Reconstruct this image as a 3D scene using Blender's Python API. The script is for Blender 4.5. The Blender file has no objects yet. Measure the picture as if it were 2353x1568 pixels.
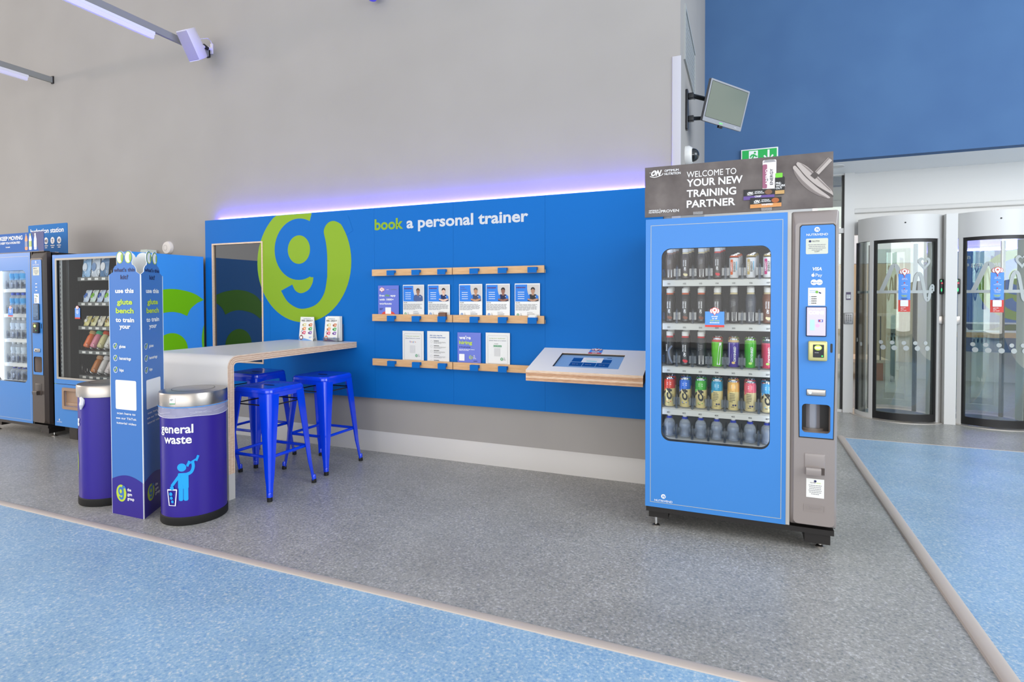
import bpy, bmesh, math, random
from mathutils import Vector, Matrix
random.seed(7)
SC = bpy.context.scene
COL = SC.collection
PI = math.pi

# ------------------------------------------------------------------ camera, world, lights, exposure
F_PX, PPX, PPY = 1293.27, 1176.5, 709.37
YAW, PITCH, ROLL, CAM_H = math.radians(22.3586), math.radians(-1.08943), math.radians(-0.11017), 1.33
def cam_axes():
    cy, sy = math.cos(YAW), math.sin(YAW)
    f = Vector((-sy, cy, 0)); r = Vector((cy, sy, 0)); u = Vector((0, 0, 1))
    cp, sp = math.cos(PITCH), math.sin(PITCH)
    f2 = cp*f + sp*u; u2 = cp*u - sp*f
    cr, sr = math.cos(ROLL), math.sin(ROLL)
    return cr*r + sr*u2, cr*u2 - sr*r, f2
AR, AU, AF = cam_axes()
CAMP = Vector((0, 0, CAM_H))
cd = bpy.data.cameras.new('camera'); cam = bpy.data.objects.new('camera', cd); COL.objects.link(cam)
mw = Matrix((AR, AU, -AF)).transposed().to_4x4(); mw.translation = CAMP
cam.matrix_world = mw
cd.sensor_width = 36; cd.lens = F_PX/2353*36
cd.shift_y = -(784-PPY)/2353; cd.clip_start = .05
SC.camera = cam
SC.cycles.transparent_max_bounces = 40; SC.cycles.max_bounces = 10
SC.view_settings.view_transform = 'Standard'; SC.view_settings.look = 'None'
SC.view_settings.exposure = 0.0; SC.view_settings.gamma = 1; SC.view_settings.use_curve_mapping = False

W = bpy.data.worlds.new('World'); SC.world = W; W.use_nodes = True
W.node_tree.nodes['Background'].inputs[0].default_value = (1, .985, .965, 1)
W.node_tree.nodes['Background'].inputs[1].default_value = 1.12

def area(name, loc, target, sx, sy, power, color=(1, 1, 1)):
    d = bpy.data.lights.new(name, 'AREA'); d.shape = 'RECTANGLE'; d.size = sx; d.size_y = sy
    d.energy = power; d.color = color
    o = bpy.data.objects.new(name, d); COL.objects.link(o); o.location = loc
    o.rotation_euler = (Vector(target)-Vector(loc)).to_track_quat('-Z', 'Y').to_euler()
    return o
area('ceiling_panel_light', (-2.0, -.5, 6.5), (-2.0, .2, 0), 9, 5, 80, (1, .985, .96))
area('warm_ceiling_light', (-6.5, -1.0, 5.5), (-6.4, 1.0, 1), 5, 3, 75, (1, .84, .76))
area('far_hall_light', (-22, -2.0, 3.86), (-4, 4.0, 3.6), 1.0, 1.0, 520, (1, .80, .66))
area('daylight_side', (5.5, 1.5, 3.6), (-.8, 5.6, 1.7), 5, 4, 340, (.82, .91, 1))
area('hall_fill_light', (-1.0, -8.0, 2.0), (-1.5, 4.0, 1.2), 16, 3.6, 520, (1, .99, .98))  # unseen frontal fill behind the camera, added to brighten the lower walls
area('lobby_ceiling_light', (2.2, 9.6, 2.8), (2.2, 9.6, 0), 3, 2.4, 55, (1, .98, .95))
area('lobby_far_light', (1.2, 12.4, 2.8), (1.2, 12.4, 0), 3, 1.6, 45, (1, .95, .88))

# ------------------------------------------------------------------ pixel -> point on a real plane
def ray(px, py): return ((px-PPX)/F_PX)*AR - ((py-PPY)/F_PX)*AU + AF
def wy(px, py, Y):
    d = ray(px, py); p = CAMP + d*(Y/d.y); return p.x, p.z
def pln(px, py, P, N):
    d = ray(px, py); t = (Vector(P)-CAMP).dot(N)/d.dot(N); return CAMP + d*t

# ------------------------------------------------------------------ materials
MATS = {}
def lin(c):
    c = c/255
    return c/12.92 if c <= .04045 else ((c+.055)/1.055)**2.4
def rgb(c): return (lin(c[0]), lin(c[1]), lin(c[2]), 1)
def M(name, c, rough=.5, metal=0, spec=.5, emit=0, coat=0, ec=None):
    if name in MATS: return MATS[name]
    m = bpy.data.materials.new(name); m.use_nodes = True
    b = m.node_tree.nodes['Principled BSDF']
    b.inputs['Base Color'].default_value = rgb(c); b.inputs['Roughness'].default_value = rough
    b.inputs['Metallic'].default_value = metal; b.inputs['Specular IOR Level'].default_value = spec
    if coat: b.inputs['Coat Weight'].default_value = coat; b.inputs['Coat Roughness'].default_value = .04
    if emit:
        b.inputs['Emission Color'].default_value = rgb(ec or c); b.inputs['Emission Strength'].default_value = emit
    MATS[name] = m; return m
def noisy(name, stops, scale, rough=.5, spec=.5, detail=2, stretch=(1, 1, 1), bump=0, coat=0):
    """noise driven colour ramp on object coordinates"""
    m = M(name, (128, 128, 128), rough, 0, spec, coat=coat); nt = m.node_tree; n = nt.nodes; L = nt.links
    b = n['Principled BSDF']
    tc = n.new('ShaderNodeTexCoord'); mp = n.new('ShaderNodeMapping'); mp.inputs['Scale'].default_value = stretch
    nz = n.new('ShaderNodeTexNoise'); nz.inputs['Scale'].default_value = scale; nz.inputs['Detail'].default_value = detail
    cr = n.new('ShaderNodeValToRGB'); e = cr.color_ramp.elements
    for i, (p, c) in enumerate(stops):
        k = e[i] if i < 2 else e.new(p)
        k.position = p; k.color = rgb(c)
    L.new(tc.outputs['Object'], mp.inputs['Vector']); L.new(mp.outputs[0], nz.inputs['Vector'])
    L.new(nz.outputs[0], cr.inputs[0]); L.new(cr.outputs[0], b.inputs['Base Color'])
    if bump:
        bp = n.new('ShaderNodeBump'); bp.inputs['Strength'].default_value = bump; bp.inputs['Distance'].default_value = .002
        L.new(nz.outputs[0], bp.inputs['Height']); L.new(bp.outputs[0], b.inputs['Normal'])
    return m
def glass(name, tint=(255, 255, 255), refl=.08, rough=0.0):
    if name in MATS: return MATS[name]
    m = bpy.data.materials.new(name); m.use_nodes = True; nt = m.node_tree; n = nt.nodes; L = nt.links
    n.remove(n['Principled BSDF'])
    t = n.new('ShaderNodeBsdfTransparent'); t.inputs[0].default_value = rgb(tint)
    g = n.new('ShaderNodeBsdfGlossy'); g.inputs['Roughness'].default_value = rough
    lw = n.new('ShaderNodeLayerWeight'); lw.inputs[0].default_value = .25
    mr = n.new('ShaderNodeMapRange'); mr.inputs['To Min'].default_value = refl; mr.inputs['To Max'].default_value = .9
    x = n.new('ShaderNodeMixShader')
    L.new(lw.outputs['Fresnel'], mr.inputs[0]); L.new(mr.outputs[0], x.inputs[0]); L.new(t.outputs[0], x.inputs[1]); L.new(g.outputs[0], x.inputs[2])
    L.new(x.outputs[0], n['Material Output'].inputs[0]); MATS[name] = m; return m

WHITE = M('white_paint', (226, 224, 221), .6, spec=.3)
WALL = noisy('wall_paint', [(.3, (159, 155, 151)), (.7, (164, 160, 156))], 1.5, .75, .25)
FASC = M('facade_white', (210, 209, 206), .35)
BLUEWALL = noisy('blue_wall_paint', [(.3, (70, 103, 146)), (.7, (75, 109, 151))], 2, .7, .25)
PANEL = M('panel_blue', (0, 104, 185), .55, spec=.18)
LIME = M('panel_lime', (132, 168, 20), .45, spec=.35)
VINYL = M('machine_blue', (63, 131, 204), .35, spec=.3, coat=.06)
VLIME = M('machine_green', (120, 198, 0), .3)
VDEEP = M('machine_side_blue', (62, 156, 248), .35)
BLACK = M('black_plastic', (22, 21, 22), .4)
DARKM = M('black_metal', (30, 27, 26), .45, spec=.4)
SILVER = M('silver_plastic', (142, 133, 129), .35, coat=.3)
GREYP = M('grey_plastic', (188, 185, 180), .4)
TAUPE = M('taupe_plastic', (168, 150, 138), .4)
BROWNP = M('brown_plastic', (74, 62, 56), .35)
STEEL = M('brushed_steel', (172, 166, 160), .3, metal=1)
CHROME = M('chrome', (225, 225, 225), .1, metal=1)
PRW = M('print_white', (240, 240, 240), .5)
PRL = M('print_lime', (190, 214, 60), .5)
PRN = M('print_navy', (28, 32, 88), .5)
PRK = M('print_black', (26, 26, 28), .5)
PRG = M('print_grey', (150, 150, 152), .6)
PRB = M('print_blue', (84, 148, 232), .5)
PRR = M('print_red', (214, 66, 56), .5)
PAPER = M('paper', (232, 231, 226), .6)
TGREY = M('text_grey', (200, 204, 210), .5)
WOOD = noisy('maple', [(.3, (206, 160, 112)), (.7, (224, 184, 138))], 9, .5, .3, 4, (1, 6, 12))
PLYL = noisy('ply_light', [(.3, (214, 182, 152)), (.7, (236, 212, 188))], 14, .6, .25, 4, (2, 2, 20))
PLYM = noisy('ply_mid', [(.3, (186, 144, 110)), (.7, (214, 176, 144))], 14, .6, .25, 4, (2, 2, 20))
PLYD = noisy('ply_dark', [(.3, (164, 120, 92)), (.7, (196, 154, 124))], 14, .6, .25, 4, (2, 2, 20))
LAM = M('white_laminate', (214, 212, 208), .32)
STOOLB = M('stool_blue', (0, 62, 230), .2, spec=.5, coat=.4)
NAVY = M('bin_purple', (48, 30, 138), .32, spec=.4)
CYAN = M('print_cyan', (10, 160, 250), .5)
RUB = M('rubber', (14, 14, 14), .7)
GLASS = glass('clear_glass', (252, 254, 253), .012)
PODG = glass('pod_glass', (240, 248, 245), .07)
DIVG = glass('clear_plastic', (226, 230, 236), .06, .12)
SCRG = M('screen_black', (4, 9, 22), .03, spec=1, coat=1)
LEDP = M('purple_led', (74, 62, 255), .5, emit=430)
LEDW = M('white_led', (240, 246, 255), .5, emit=5)
def floor_mat(name, stops, stops2):
    m = noisy(name, stops, 95, .34, .45, 3, bump=.04); nt = m.node_tree; n = nt.nodes; L = nt.links
    b = n['Principled BSDF']; tc = [x for x in n if x.type == 'TEX_COORD'][0]
    nz = n.new('ShaderNodeTexNoise'); nz.inputs['Scale'].default_value = 2.2; nz.inputs['Detail'].default_value = 4
    cr = n.new('ShaderNodeValToRGB'); cr.color_ramp.elements[0].position = .3; cr.color_ramp.elements[1].position = .7
    cr.color_ramp.elements[0].color = rgb(stops2[0]); cr.color_ramp.elements[1].color = rgb(stops2[1])
    mx = n.new('ShaderNodeMix'); mx.data_type = 'RGBA'; mx.blend_type = 'MULTIPLY'; mx.inputs[0].default_value = 1
    old = b.inputs['Base Color'].links[0].from_socket
    L.new(tc.outputs['Object'], nz.inputs['Vector']); L.new(nz.outputs[0], cr.inputs[0])
    L.new(old, mx.inputs[6]); L.new(cr.outputs[0], mx.inputs[7]); L.new(mx.outputs[2], b.inputs['Base Color'])
    return m
FLOORG = floor_mat('grey_vinyl', [(.30, (128, 134, 134)), (.45, (160, 158, 153)), (.57, (168, 166, 161)), (.70, (198, 198, 196))], [(232, 232, 232), (255, 255, 255)])
FLOORB = floor_mat('blue_vinyl', [(.30, (118, 160, 200)), (.45, (146, 180, 208)), (.57, (156, 188, 212)), (.70, (204, 212, 218))], [(236, 237, 238), (255, 255, 255)])

# ------------------------------------------------------------------ mesh builder
WL = {}
class MB:
    def __init__(s): s.v = []; s.f = []; s.m = []; s.ms = []
    def mi(s, mat):
        if mat not in s.ms: s.ms.append(mat)
        return s.ms.index(mat)
    def add(s, vs, fs, mat):
        k = len(s.v); s.v += [Vector(v) for v in vs]; i = s.mi(mat)
        for f in fs: s.f.append([k+a for a in f]); s.m.append(i)
        return s
    def box(s, x0, x1, y0, y1, z0, z1, mat):
        return s.add([(x, y, z) for z in (z0, z1) for y in (y0, y1) for x in (x0, x1)],
                     [(0, 2, 3, 1), (4, 5, 7, 6), (0, 1, 5, 4), (2, 6, 7, 3), (0, 4, 6, 2), (1, 3, 7, 5)], mat)
    def rbox(s, x0, x1, y0, y1, z0, z1, mat, b=.01, seg=3):
        bm = bmesh.new(); bmesh.ops.create_cube(bm, size=1)
        for v in bm.verts: v.co = Vector(((x0+x1)/2+v.co.x*(x1-x0), (y0+y1)/2+v.co.y*(y1-y0), (z0+z1)/2+v.co.z*(z1-z0)))
        bmesh.ops.bevel(bm, geom=bm.edges[:], offset=b, segments=seg, affect='EDGES', profile=.5)
        bm.verts.index_update(); s.add([v.co.copy() for v in bm.verts], [[v.index for v in f.verts] for f in bm.faces], mat); bm.free(); return s
    def tube(s, pts, r, mat, seg=10, cap=True):
        pts = [Vector(p) for p in pts]; n = len(pts); rs = r if isinstance(r, (list, tuple)) else [r]*n
        vs = []; up = None
        for i, p in enumerate(pts):
            t = (pts[min(i+1, n-1)]-pts[max(i-1, 0)]).normalized()
            if up is None: up = t.orthogonal().normalized()
            up = (up - t*up.dot(t)).normalized(); b = t.cross(up)
            vs += [p + (up*math.cos(2*PI*k/seg)+b*math.sin(2*PI*k/seg))*rs[i] for k in range(seg)]
        fs = [(i*seg+k, i*seg+(k+1) % seg, (i+1)*seg+(k+1) % seg, (i+1)*seg+k) for i in range(n-1) for k in range(seg)]
        if cap: fs += [tuple(range(seg))[::-1], tuple(range((n-1)*seg, n*seg))]
        return s.add(vs, fs, mat)
    def lathe(s, prof, c, mats, seg=24, axis='z'):
        """prof: (radius, height) list; mats: one material or one per band"""
        n = len(prof); vs = []
        for r, h in prof:
            for k in range(seg):
                a = 2*PI*k/seg; p = (r*math.cos(a), r*math.sin(a), h)
                if axis == 'x': p = (h, p[0], p[1])
                if axis == 'y': p = (p[1], -h, p[0])
                vs.append((c[0]+p[0], c[1]+p[1], c[2]+p[2]))
        for i in range(n-1):
            m = mats[i] if isinstance(mats, (list, tuple)) else mats
            k0 = len(s.v); j = s.mi(m)
            s.v += [Vector(v) for v in vs[i*seg:(i+2)*seg]]
            for k in range(seg): s.f.append([k0+k, k0+(k+1) % seg, k0+seg+(k+1) % seg, k0+seg+k]); s.m.append(j)
        for e, rev in ((0, True), (n-1, False)):
            if prof[e][0] > 1e-5:
                q = vs[e*seg:(e+1)*seg]
                m = (mats[0] if e == 0 else mats[-1]) if isinstance(mats, (list, tuple)) else mats
                s.add(q, [list(range(seg))[::-1] if rev else list(range(seg))], m)
        return s
    def prism(s, poly, fn, d0, d1, mat, side=None, back=True):
        """poly in 2D; fn(a,b,d) -> 3D"""
        n = len(poly)
        s.add([fn(a, b, d0) for a, b in poly], [list(range(n))], mat)
        if back: s.add([fn(a, b, d1) for a, b in poly], [list(range(n))[::-1]], mat)
        s.add([fn(a, b, d) for d in (d0, d1) for a, b in poly], [(k, n+k, n+(k+1) % n, (k+1) % n) for k in range(n)], side or mat)
        return s
    def ring(s, inner, outer, c, fn, d0, d1, mat, side=None):
        """plate with a hole: star shaped inner and outer polygons about c"""
        A, B = sync(inner, outer, c); n = len(A)
        for d, rv in ((d0, 0), (d1, 1)):
            vs = [fn(a, b, d) for a, b in A+B]
            fs = [(k, (k+1) % n, n+(k+1) % n, n+k) for k in range(n)]
            s.add(vs, [f if rv else f[::-1] for f in fs], mat)
        for P, rv in ((A, 0), (B, 1)):
            vs = [fn(a, b, d) for d in (d0, d1) for a, b in P]
            fs = [(k, n+k, n+(k+1) % n, (k+1) % n) for k in range(n)]
            s.add(vs, [f[::-1] if rv else f for f in fs], side or mat)
        return s
    def build(s, name, parent=None, origin=None, smooth=35):
        me = bpy.data.meshes.new(name)
        if origin is None:
            if parent is not None: origin = WL[parent.name]
            else:
                xs = [v.x for v in s.v]; ys = [v.y for v in s.v]; zs = [v.z for v in s.v]
                origin = Vector(((min(xs)+max(xs))/2, (min(ys)+max(ys))/2, min(zs)))
        # weld bands so smooth shading runs across them
        key = {}; idx = []; vv = []
        for v in s.v:
            k = (round(v.x, 6), round(v.y, 6), round(v.z, 6))
            if k not in key: key[k] = len(vv); vv.append(v-origin)
            idx.append(key[k])
        fs = []; ms = []; seen = set()
        for f, m in zip(s.f, s.m):
            g = [idx[a] for a in f]; h = []
            for a in g:
                if a not in h: h.append(a)
            k = tuple(sorted(h))
            if len(h) > 2 and k not in seen: seen.add(k); fs.append(h); ms.append(m)
        me.from_pydata(vv, [], fs)
        for m in s.ms: me.materials.append(m)
        me.polygons.foreach_set('material_index', ms)
        me.polygons.foreach_set('use_smooth', [True]*len(fs)); me.update()
        me.set_sharp_from_angle(angle=math.radians(smooth))
        o = bpy.data.objects.new(name, me); COL.objects.link(o)
        if parent is None: o.location = origin
        else: o.parent = parent
        WL[o.name] = Vector(origin); return o
def sync(A, B, c):
    def an(P): return [math.atan2(y-c[1], x-c[0]) for x, y in P]
    def hit(P, a):
        dx, dy = math.cos(a), math.sin(a); best = None
        for i in range(len(P)):
            x1, y1 = P[i][0]-c[0], P[i][1]-c[1]; x2, y2 = P[(i+1) % len(P)][0]-c[0], P[(i+1) % len(P)][1]-c[1]
            ex, ey = x2-x1, y2-y1; den = dx*ey-dy*ex
            if abs(den) < 1e-12: continue
            t = (x1*ey-y1*ex)/den; u = (x1*dy-y1*dx)/den
            if t > 0 and -1e-6 <= u <= 1+1e-6 and (best is None or t > best): best = t
        return (c[0]+dx*best, c[1]+dy*best)
    ag = sorted(set(round(a, 6) for a in an(A)+an(B)))
    return [hit(A, a) for a in ag], [hit(B, a) for a in ag]
def rrect(x0, y0, x1, y1, r, n=6):
    r = min(r, (x1-x0)/2, (y1-y0)/2); P = []
    for cx, cy, a0 in ((x1-r, y0+r, -PI/2), (x1-r, y1-r, 0), (x0+r, y1-r, PI/2), (x0+r, y0+r, PI)):
        P += [(cx+r*math.cos(a0+PI/2*k/n), cy+r*math.sin(a0+PI/2*k/n)) for k in range(n+1)]
    return P
def ellipse(cx, cy, rx, ry, n=36): return [(cx+rx*math.cos(2*PI*k/n), cy+ry*math.sin(2*PI*k/n)) for k in range(n)]
def spline(P, n=6, closed=False):
    out = []; N = len(P); rng = range(N if closed else N-1)
    for i in rng:
        g = (lambda k: P[k % N]) if closed else (lambda k: P[min(max(k, 0), N-1)])
        p0, p1, p2, p3 = g(i-1), g(i), g(i+1), g(i+2)
        for k in range(n):
            t = k/n
            out.append(tuple(.5*(2*p1[d]+(p2[d]-p0[d])*t+(2*p0[d]-5*p1[d]+4*p2[d]-p3[d])*t*t+(3*p1[d]-p0[d]-3*p2[d]+p3[d])*t**3) for d in (0, 1)))
    if not closed: out.append(P[-1])
    return out
def stroke(P, w):
    """thick polyline as an outline, round-ish joins"""
    L = []; R = []
    for i, p in enumerate(P):
        a = P[max(i-1, 0)]; b = P[min(i+1, len(P)-1)]; dx, dy = b[0]-a[0], b[1]-a[1]; l = math.hypot(dx, dy) or 1
        nx, ny = -dy/l*w/2, dx/l*w/2; L.append((p[0]+nx, p[1]+ny)); R.append((p[0]-nx, p[1]-ny))
    return L, R
TX = {}
def tmesh(s, bold):
    k = (s, bold)
    if k not in TX:
        c = bpy.data.curves.new('t', 'FONT'); c.body = s; c.offset = bold; c.resolution_u = 3; c.fill_mode = 'FRONT'
        o = bpy.data.objects.new('t', c); me = o.to_mesh()
        vs = [(v.co.x, v.co.y) for v in me.vertices]; fs = [list(p.vertices) for p in me.polygons]
        o.to_mesh_clear(); bpy.data.objects.remove(o); bpy.data.curves.remove(c)
        xs = [v[0] for v in vs] or [0, 1]
        TX[k] = (vs, fs, min(xs), max(xs))
    return TX[k]
class CV:
    """flat printing on a surface: fn(u, v, lift) -> 3D"""
    def __init__(s, fn, step=.0006):
        s.k = 0; s.raw = fn; s.b = MB(); s.st = step
    def fn(s, u, v, l): return s.raw(u, v, l+s.k*4e-6)
    def poly(s, P, mat, l=1): s.k += 1; s.b.add([s.fn(u, v, l*s.st) for u, v in P], [list(range(len(P)))], mat); return s
    def rect(s, u0, v0, u1, v1, mat, l=1): return s.poly([(u0, v0), (u1, v0), (u1, v1), (u0, v1)], mat, l)
    def rr(s, u0, v0, u1, v1, r, mat, l=1): return s.poly(rrect(u0, v0, u1, v1, r), mat, l)
    def ell(s, cu, cv, ru, rv, mat, l=1, n=28): return s.poly(ellipse(cu, cv, ru, rv or ru, n), mat, l)
    def ann(s, A, B, mat, l=1):
        s.k += 1; n = len(A); s.b.add([s.fn(u, v, l*s.st) for u, v in A+B], [(k, n+k, n+(k+1) % n, (k+1) % n) for k in range(n)], mat); return s
    def ringe(s, cu, cv, r, w, mat, l=1, asp=1): return s.ann(ellipse(cu, cv, r-w, (r-w)*asp), ellipse(cu, cv, r, r*asp), mat, l)
    def line(s, P, w, mat, l=1):
        s.k += 1; L, R = stroke(P, w); n = len(L)
        s.b.add([s.fn(u, v, l*s.st) for u, v in L+R], [(n+k, n+k+1, k+1, k) for k in range(n-1)], mat); return s
    def frame(s, u0, v0, u1, v1, w, mat, l=1, r=0):
        A = rrect(u0+w, v0+w, u1-w, v1-w, max(r-w, 1e-4)); B = rrect(u0, v0, u1, v1, max(r, 1e-4)); return s.ann(A, B, mat, l)
    def text(s, t, u, v, mat, h, w=None, al='l', l=2, bold=.0, rot=0, shear=0):
        """h = cap height, w = exact width (else natural)"""
        s.k += 1; vs, fs, a, b = tmesh(t, bold); sc = h/.7; sx = sc if w is None else w/(b-a)
        wd = (b-a)*sx; off = {'l': 0, 'c': -wd/2, 'r': -wd}[al]
        cr, sr = math.cos(rot), math.sin(rot); P = []
        for x, y in vs:
            X = (x-a)*sx+off+shear*y*sc; Y = y*sc
            P.append((u+X*cr-Y*sr, v+X*sr+Y*cr))
        s.b.add([s.fn(p, q, l*s.st) for p, q in P], fs, mat); return s
    def micro(s, u, v, w, n, dv, mat, l=2, th=.35, al='l', last=.6):
        """lines too small to read, as broken word bars"""
        k0 = s.k
        for i in range(n):
            W = w*(last if i == n-1 else random.uniform(.86, 1)); x = u if al == 'l' else u-W/2; e = x+W
            while x < e-.002:
                q = min(random.uniform(.09, .2)*w, e-x); s.rect(x, v-i*dv, x+q, v-i*dv+dv*th, mat, l); x += q+w*.022
        s.k = k0+1
        return s
    def build(s, name, parent=None): return s.b.build(name, parent, smooth=1) if False else s.b.build(name, parent)
def front(Y): return lambda u, v, l: (u, Y-l, v)

# ------------------------------------------------------------------ objects
def tag(o, label, cat, group=None):
    o['label'] = label; o['category'] = cat
    if group: o['group'] = group
    return o
def thing(name, label, cat, loc=(0, 0, 0), group=None):
    o = bpy.data.objects.new(name, None); COL.objects.link(o); o.location = loc; o.empty_display_size = .1
    WL[o.name] = Vector(loc); return tag(o, label, cat, group)
def struct(o, label=None):
    o['kind'] = 'structure'
    if label: o['label'] = label
    return o
def dup(root, loc, label, group=None, rot=0):
    r = root.copy(); COL.objects.link(r); r.location = loc; r.rotation_euler = (0, 0, rot); r['label'] = label
    if group: r['group'] = group
    WL[r.name] = Vector(loc)
    for ch in list(root.children):
        c = ch.copy(); COL.objects.link(c); c.parent = r
        for g in list(ch.children):
            d = g.copy(); COL.objects.link(d); d.parent = c
    return r

def glogo(cv, cx, cz, r, green, blue, l=1, ztop=None, asp=1.0):
    """round lime badge with a lower case g; shape in units of the radius"""
    C = [(cx+x*r*asp, cz+z*r) for x, z in ellipse(0, 0, 1, 1, 64)]
    if ztop: C = [(x, min(z, ztop)) for x, z in C]
    cv.poly(C, green, l)
    def T(P): return [(cx+(x+3.715)/.545*r*asp, min(cz+(z-1.655)/.545*r, ztop or 1e9)) for x, z in P]
    cv.poly(T(ellipse(-3.757, 1.777, .287, .28, 48)), blue, l+1)
    lobe = spline([(-3.435, 1.52), (-3.433, 1.70), (-3.445, 1.82), (-3.469, 1.926), (-3.44, 1.985), (-3.39, 2.012), (-3.332, 2.008), (-3.26, 1.965), (-3.215, 1.885)], 5)
    cv.poly(T([(-3.62, 1.52)]+[(-3.435, 1.52)]+lobe[1:]+[(-3.15, 1.92), (-3.2, 2.05), (-3.33, 2.16), (-3.605, 2.16), (-3.605, 2.09), (-3.625, 2.03), (-3.70, 1.98), (-3.70, 1.6)]), blue, l+1)
    tail = spline([(-3.588, 1.548), (-3.60, 1.47), (-3.65, 1.405), (-3.734, 1.376), (-3.80, 1.40), (-3.836, 1.456)], 6)+spline([(-3.971, 1.40), (-3.90, 1.305), (-3.80, 1.248), (-3.699, 1.235), (-3.56, 1.275), (-3.47, 1.375), (-3.435, 1.52)], 5)
    cv.poly(T(tail+[(-3.435, 1.56), (-3.56, 1.58)]), blue, l+1)
    cv.poly(T(ellipse(-3.755, 1.774, .13, .13, 40)), green, l+2)
def pin(cv, u, v, s, l=2):
    """red map pin with star and two side pins; s = height"""
    for d in (-.34, .34):
        cv.ell(u+d*s, v+.08*s, .22*s, .3*s, PRR, l); cv.ell(u+d*s, v+.08*s, .17*s, .25*s, PRW, l+1)
    def drop(k): return [(u+k*.36*s*math.cos(a), v+.16*s+k*.36*s*math.sin(a)) for a in [(-.15+1.3*i/16)*PI for i in range(17)]]+[(u, v-.5*s*k)]
    cv.poly(drop(1), PRR, l+2); cv.poly(drop(.82), PRW, l+3)
    st = [(u+(.17 if i % 2 == 0 else .08)*s*math.cos(PI/2+i*PI/5), v+.16*s+(.17 if i % 2 == 0 else .08)*s*math.sin(PI/2+i*PI/5)) for i in range(10)]
    cv.poly(st, PRR, l+4)
def gymname(cv, u, v, h, mat, l=2, bold=.03):
    for i, t in enumerate(('the', 'gym', 'group')): cv.text(t, u, v-i*h*1.55, mat, h, l=l, bold=bold)

# ================================================================== the setting
YW, YP = 4.065, 4.02          # back wall, face of the blue panel
XR, YB, ZB = -.413, 6.68, 2.75  # return wall, upper blue wall, soffit height
def sbox(name, x0, x1, y0, y1, z0, z1, mat, label=None): return struct(MB().box(x0, x1, y0, y1, z0, z1, mat).build(name), label)
sbox('floor', -10, .86, 2.09, 15, -.1, 0, FLOORG, 'grey speckled vinyl floor along the wall and counter')
struct(MB().box(.86, 9, 6.10, 15, -.1, 0, FLOORG).build('floor'), 'grey speckled vinyl floor in front of the glass doors')
struct(MB().box(-10, .86, -9, 2.09, -.1, 0, FLOORB).build('floor'), 'blue speckled floor in the foreground')
struct(MB().box(.86, 9, -9, 6.10, -.1, 0, FLOORB).build('floor'), 'blue speckled floor right of the grey walkway')
STRIP = M('floor_trim', (186, 174, 164), .4)
def half_round(path0, path1, w, h, mat, name, label):
    n = 8; d = (Vector(path1)-Vector(path0)).normalized(); s = Vector((-d.y, d.x, 0))
    P = [(-w/2*math.cos(PI*k/n), h*math.sin(PI*k/n)**.6 if 0 < k < n else 0) for k in range(n+1)]
    b = MB(); vs = [Vector(q)+s*a+Vector((0, 0, z)) for q in (path0, path1) for a, z in P]; m = n+1
    b.add(vs, [(k, k+1, m+k+1, m+k) for k in range(n)], mat); return struct(b.build(name), label)
half_round((-10, 2.10, 0), (.9, 2.10, 0), .046, .008, STRIP, 'trim_1', 'thin beige strip between grey and blue floor')
half_round((.858, -1, 0), (.858, 6.1, 0), .062, .02, STRIP, 'trim_2', 'raised beige strip running toward the doors')
half_round((.86, 6.1, 0), (9, 6.1, 0), .02, .003, STRIP, 'trim_3', 'thin joint strip before the door threshold')
sbox('ceiling', -11, 9, -3.5, YB+.12, 6.6, 6.75, M('hall_ceiling', (200, 200, 200), .8), 'high hall ceiling above the frame')
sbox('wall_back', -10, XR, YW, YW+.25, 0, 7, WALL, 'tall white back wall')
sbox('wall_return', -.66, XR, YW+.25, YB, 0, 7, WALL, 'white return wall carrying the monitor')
sbox('wall_upper', -.66, 9, YB, YB+.12, ZB, 7, BLUEWALL, 'blue painted upper wall above the entrance')
sbox('ceiling', -.66, 9, YB+.12, 7.53, ZB, ZB+.1, M('soffit_white', (246, 247, 248), .5), 'white soffit in front of the doors')
b = MB(); b.prism([(YW-.022, 0), (YW-.022, .142), (YW-.003, .172), (YW, .172), (YW, 0)], lambda a, z, d: (d, a, z), -10, XR, M('skirting_lifted', (200, 197, 193), .5))  # skirting colour lifted above the wall paint, standing in for light low down
struct(b.build('baseboard_back'), 'deep white skirting along the back wall')
b = MB(); b.rbox(-.466, XR+.006, YW-.006, YW+.001, .172, 3.0, M('corner_guard_lavender', (184, 183, 192), .4), .002)
struct(b.build('trim_4'), 'pale corner guard on the edge of the back wall')

# ---- facade with the two round pods
b = MB()
b.box(1.066, 1.166, 7.44, 7.56, 0, ZB, FASC); b.box(.80, 1.066, 7.46, 7.54, 2.07, 2.125, FASC); b.box(.80, 1.066, 7.46, 7.54, 2.735, ZB, FASC)
b.box(1.166, 9, 7.51, 7.60, 2.05, ZB, FASC); b.rbox(1.166, 9, 7.475, 7.515, 2.29, 2.345, FASC, .012)
b.box(.80, 1.066, 7.46, 7.54, 0, .03, FASC)
b.box(2.84, 9, 7.51, 7.60, 0, 2.05, FASC)
struct(b.build('wall_facade'), 'white panelled entrance frame above the pods')
b = MB()
for z0, z1 in ((.03, 2.07), (2.125, 2.735)):
    b.box(1.045, 1.066, 7.48, 7.52, z0, z1, BLACK); b.box(.8, 1.045, 7.498, 7.504, z0, z1, PODG)
struct(b.build('window_1'), 'narrow glazed side light left of the doors')
def arc(cx, cy, r, a0, a1, n=20): return [(cx+r*math.sin(a0+(a1-a0)*k/n), cy-r*math.cos(a0+(a1-a0)*k/n)) for k in range(n+1)]
def shell(b, cx, cy, r, a0, a1, z0, z1, mat, t=.02, n=20):
    A = arc(cx, cy, r, a0, a1, n); B = arc(cx, cy, r-t, a0, a1, n)
    return b.prism(A+B[::-1], lambda x, y, d: (x, y, d), z1, z0, mat)
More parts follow.
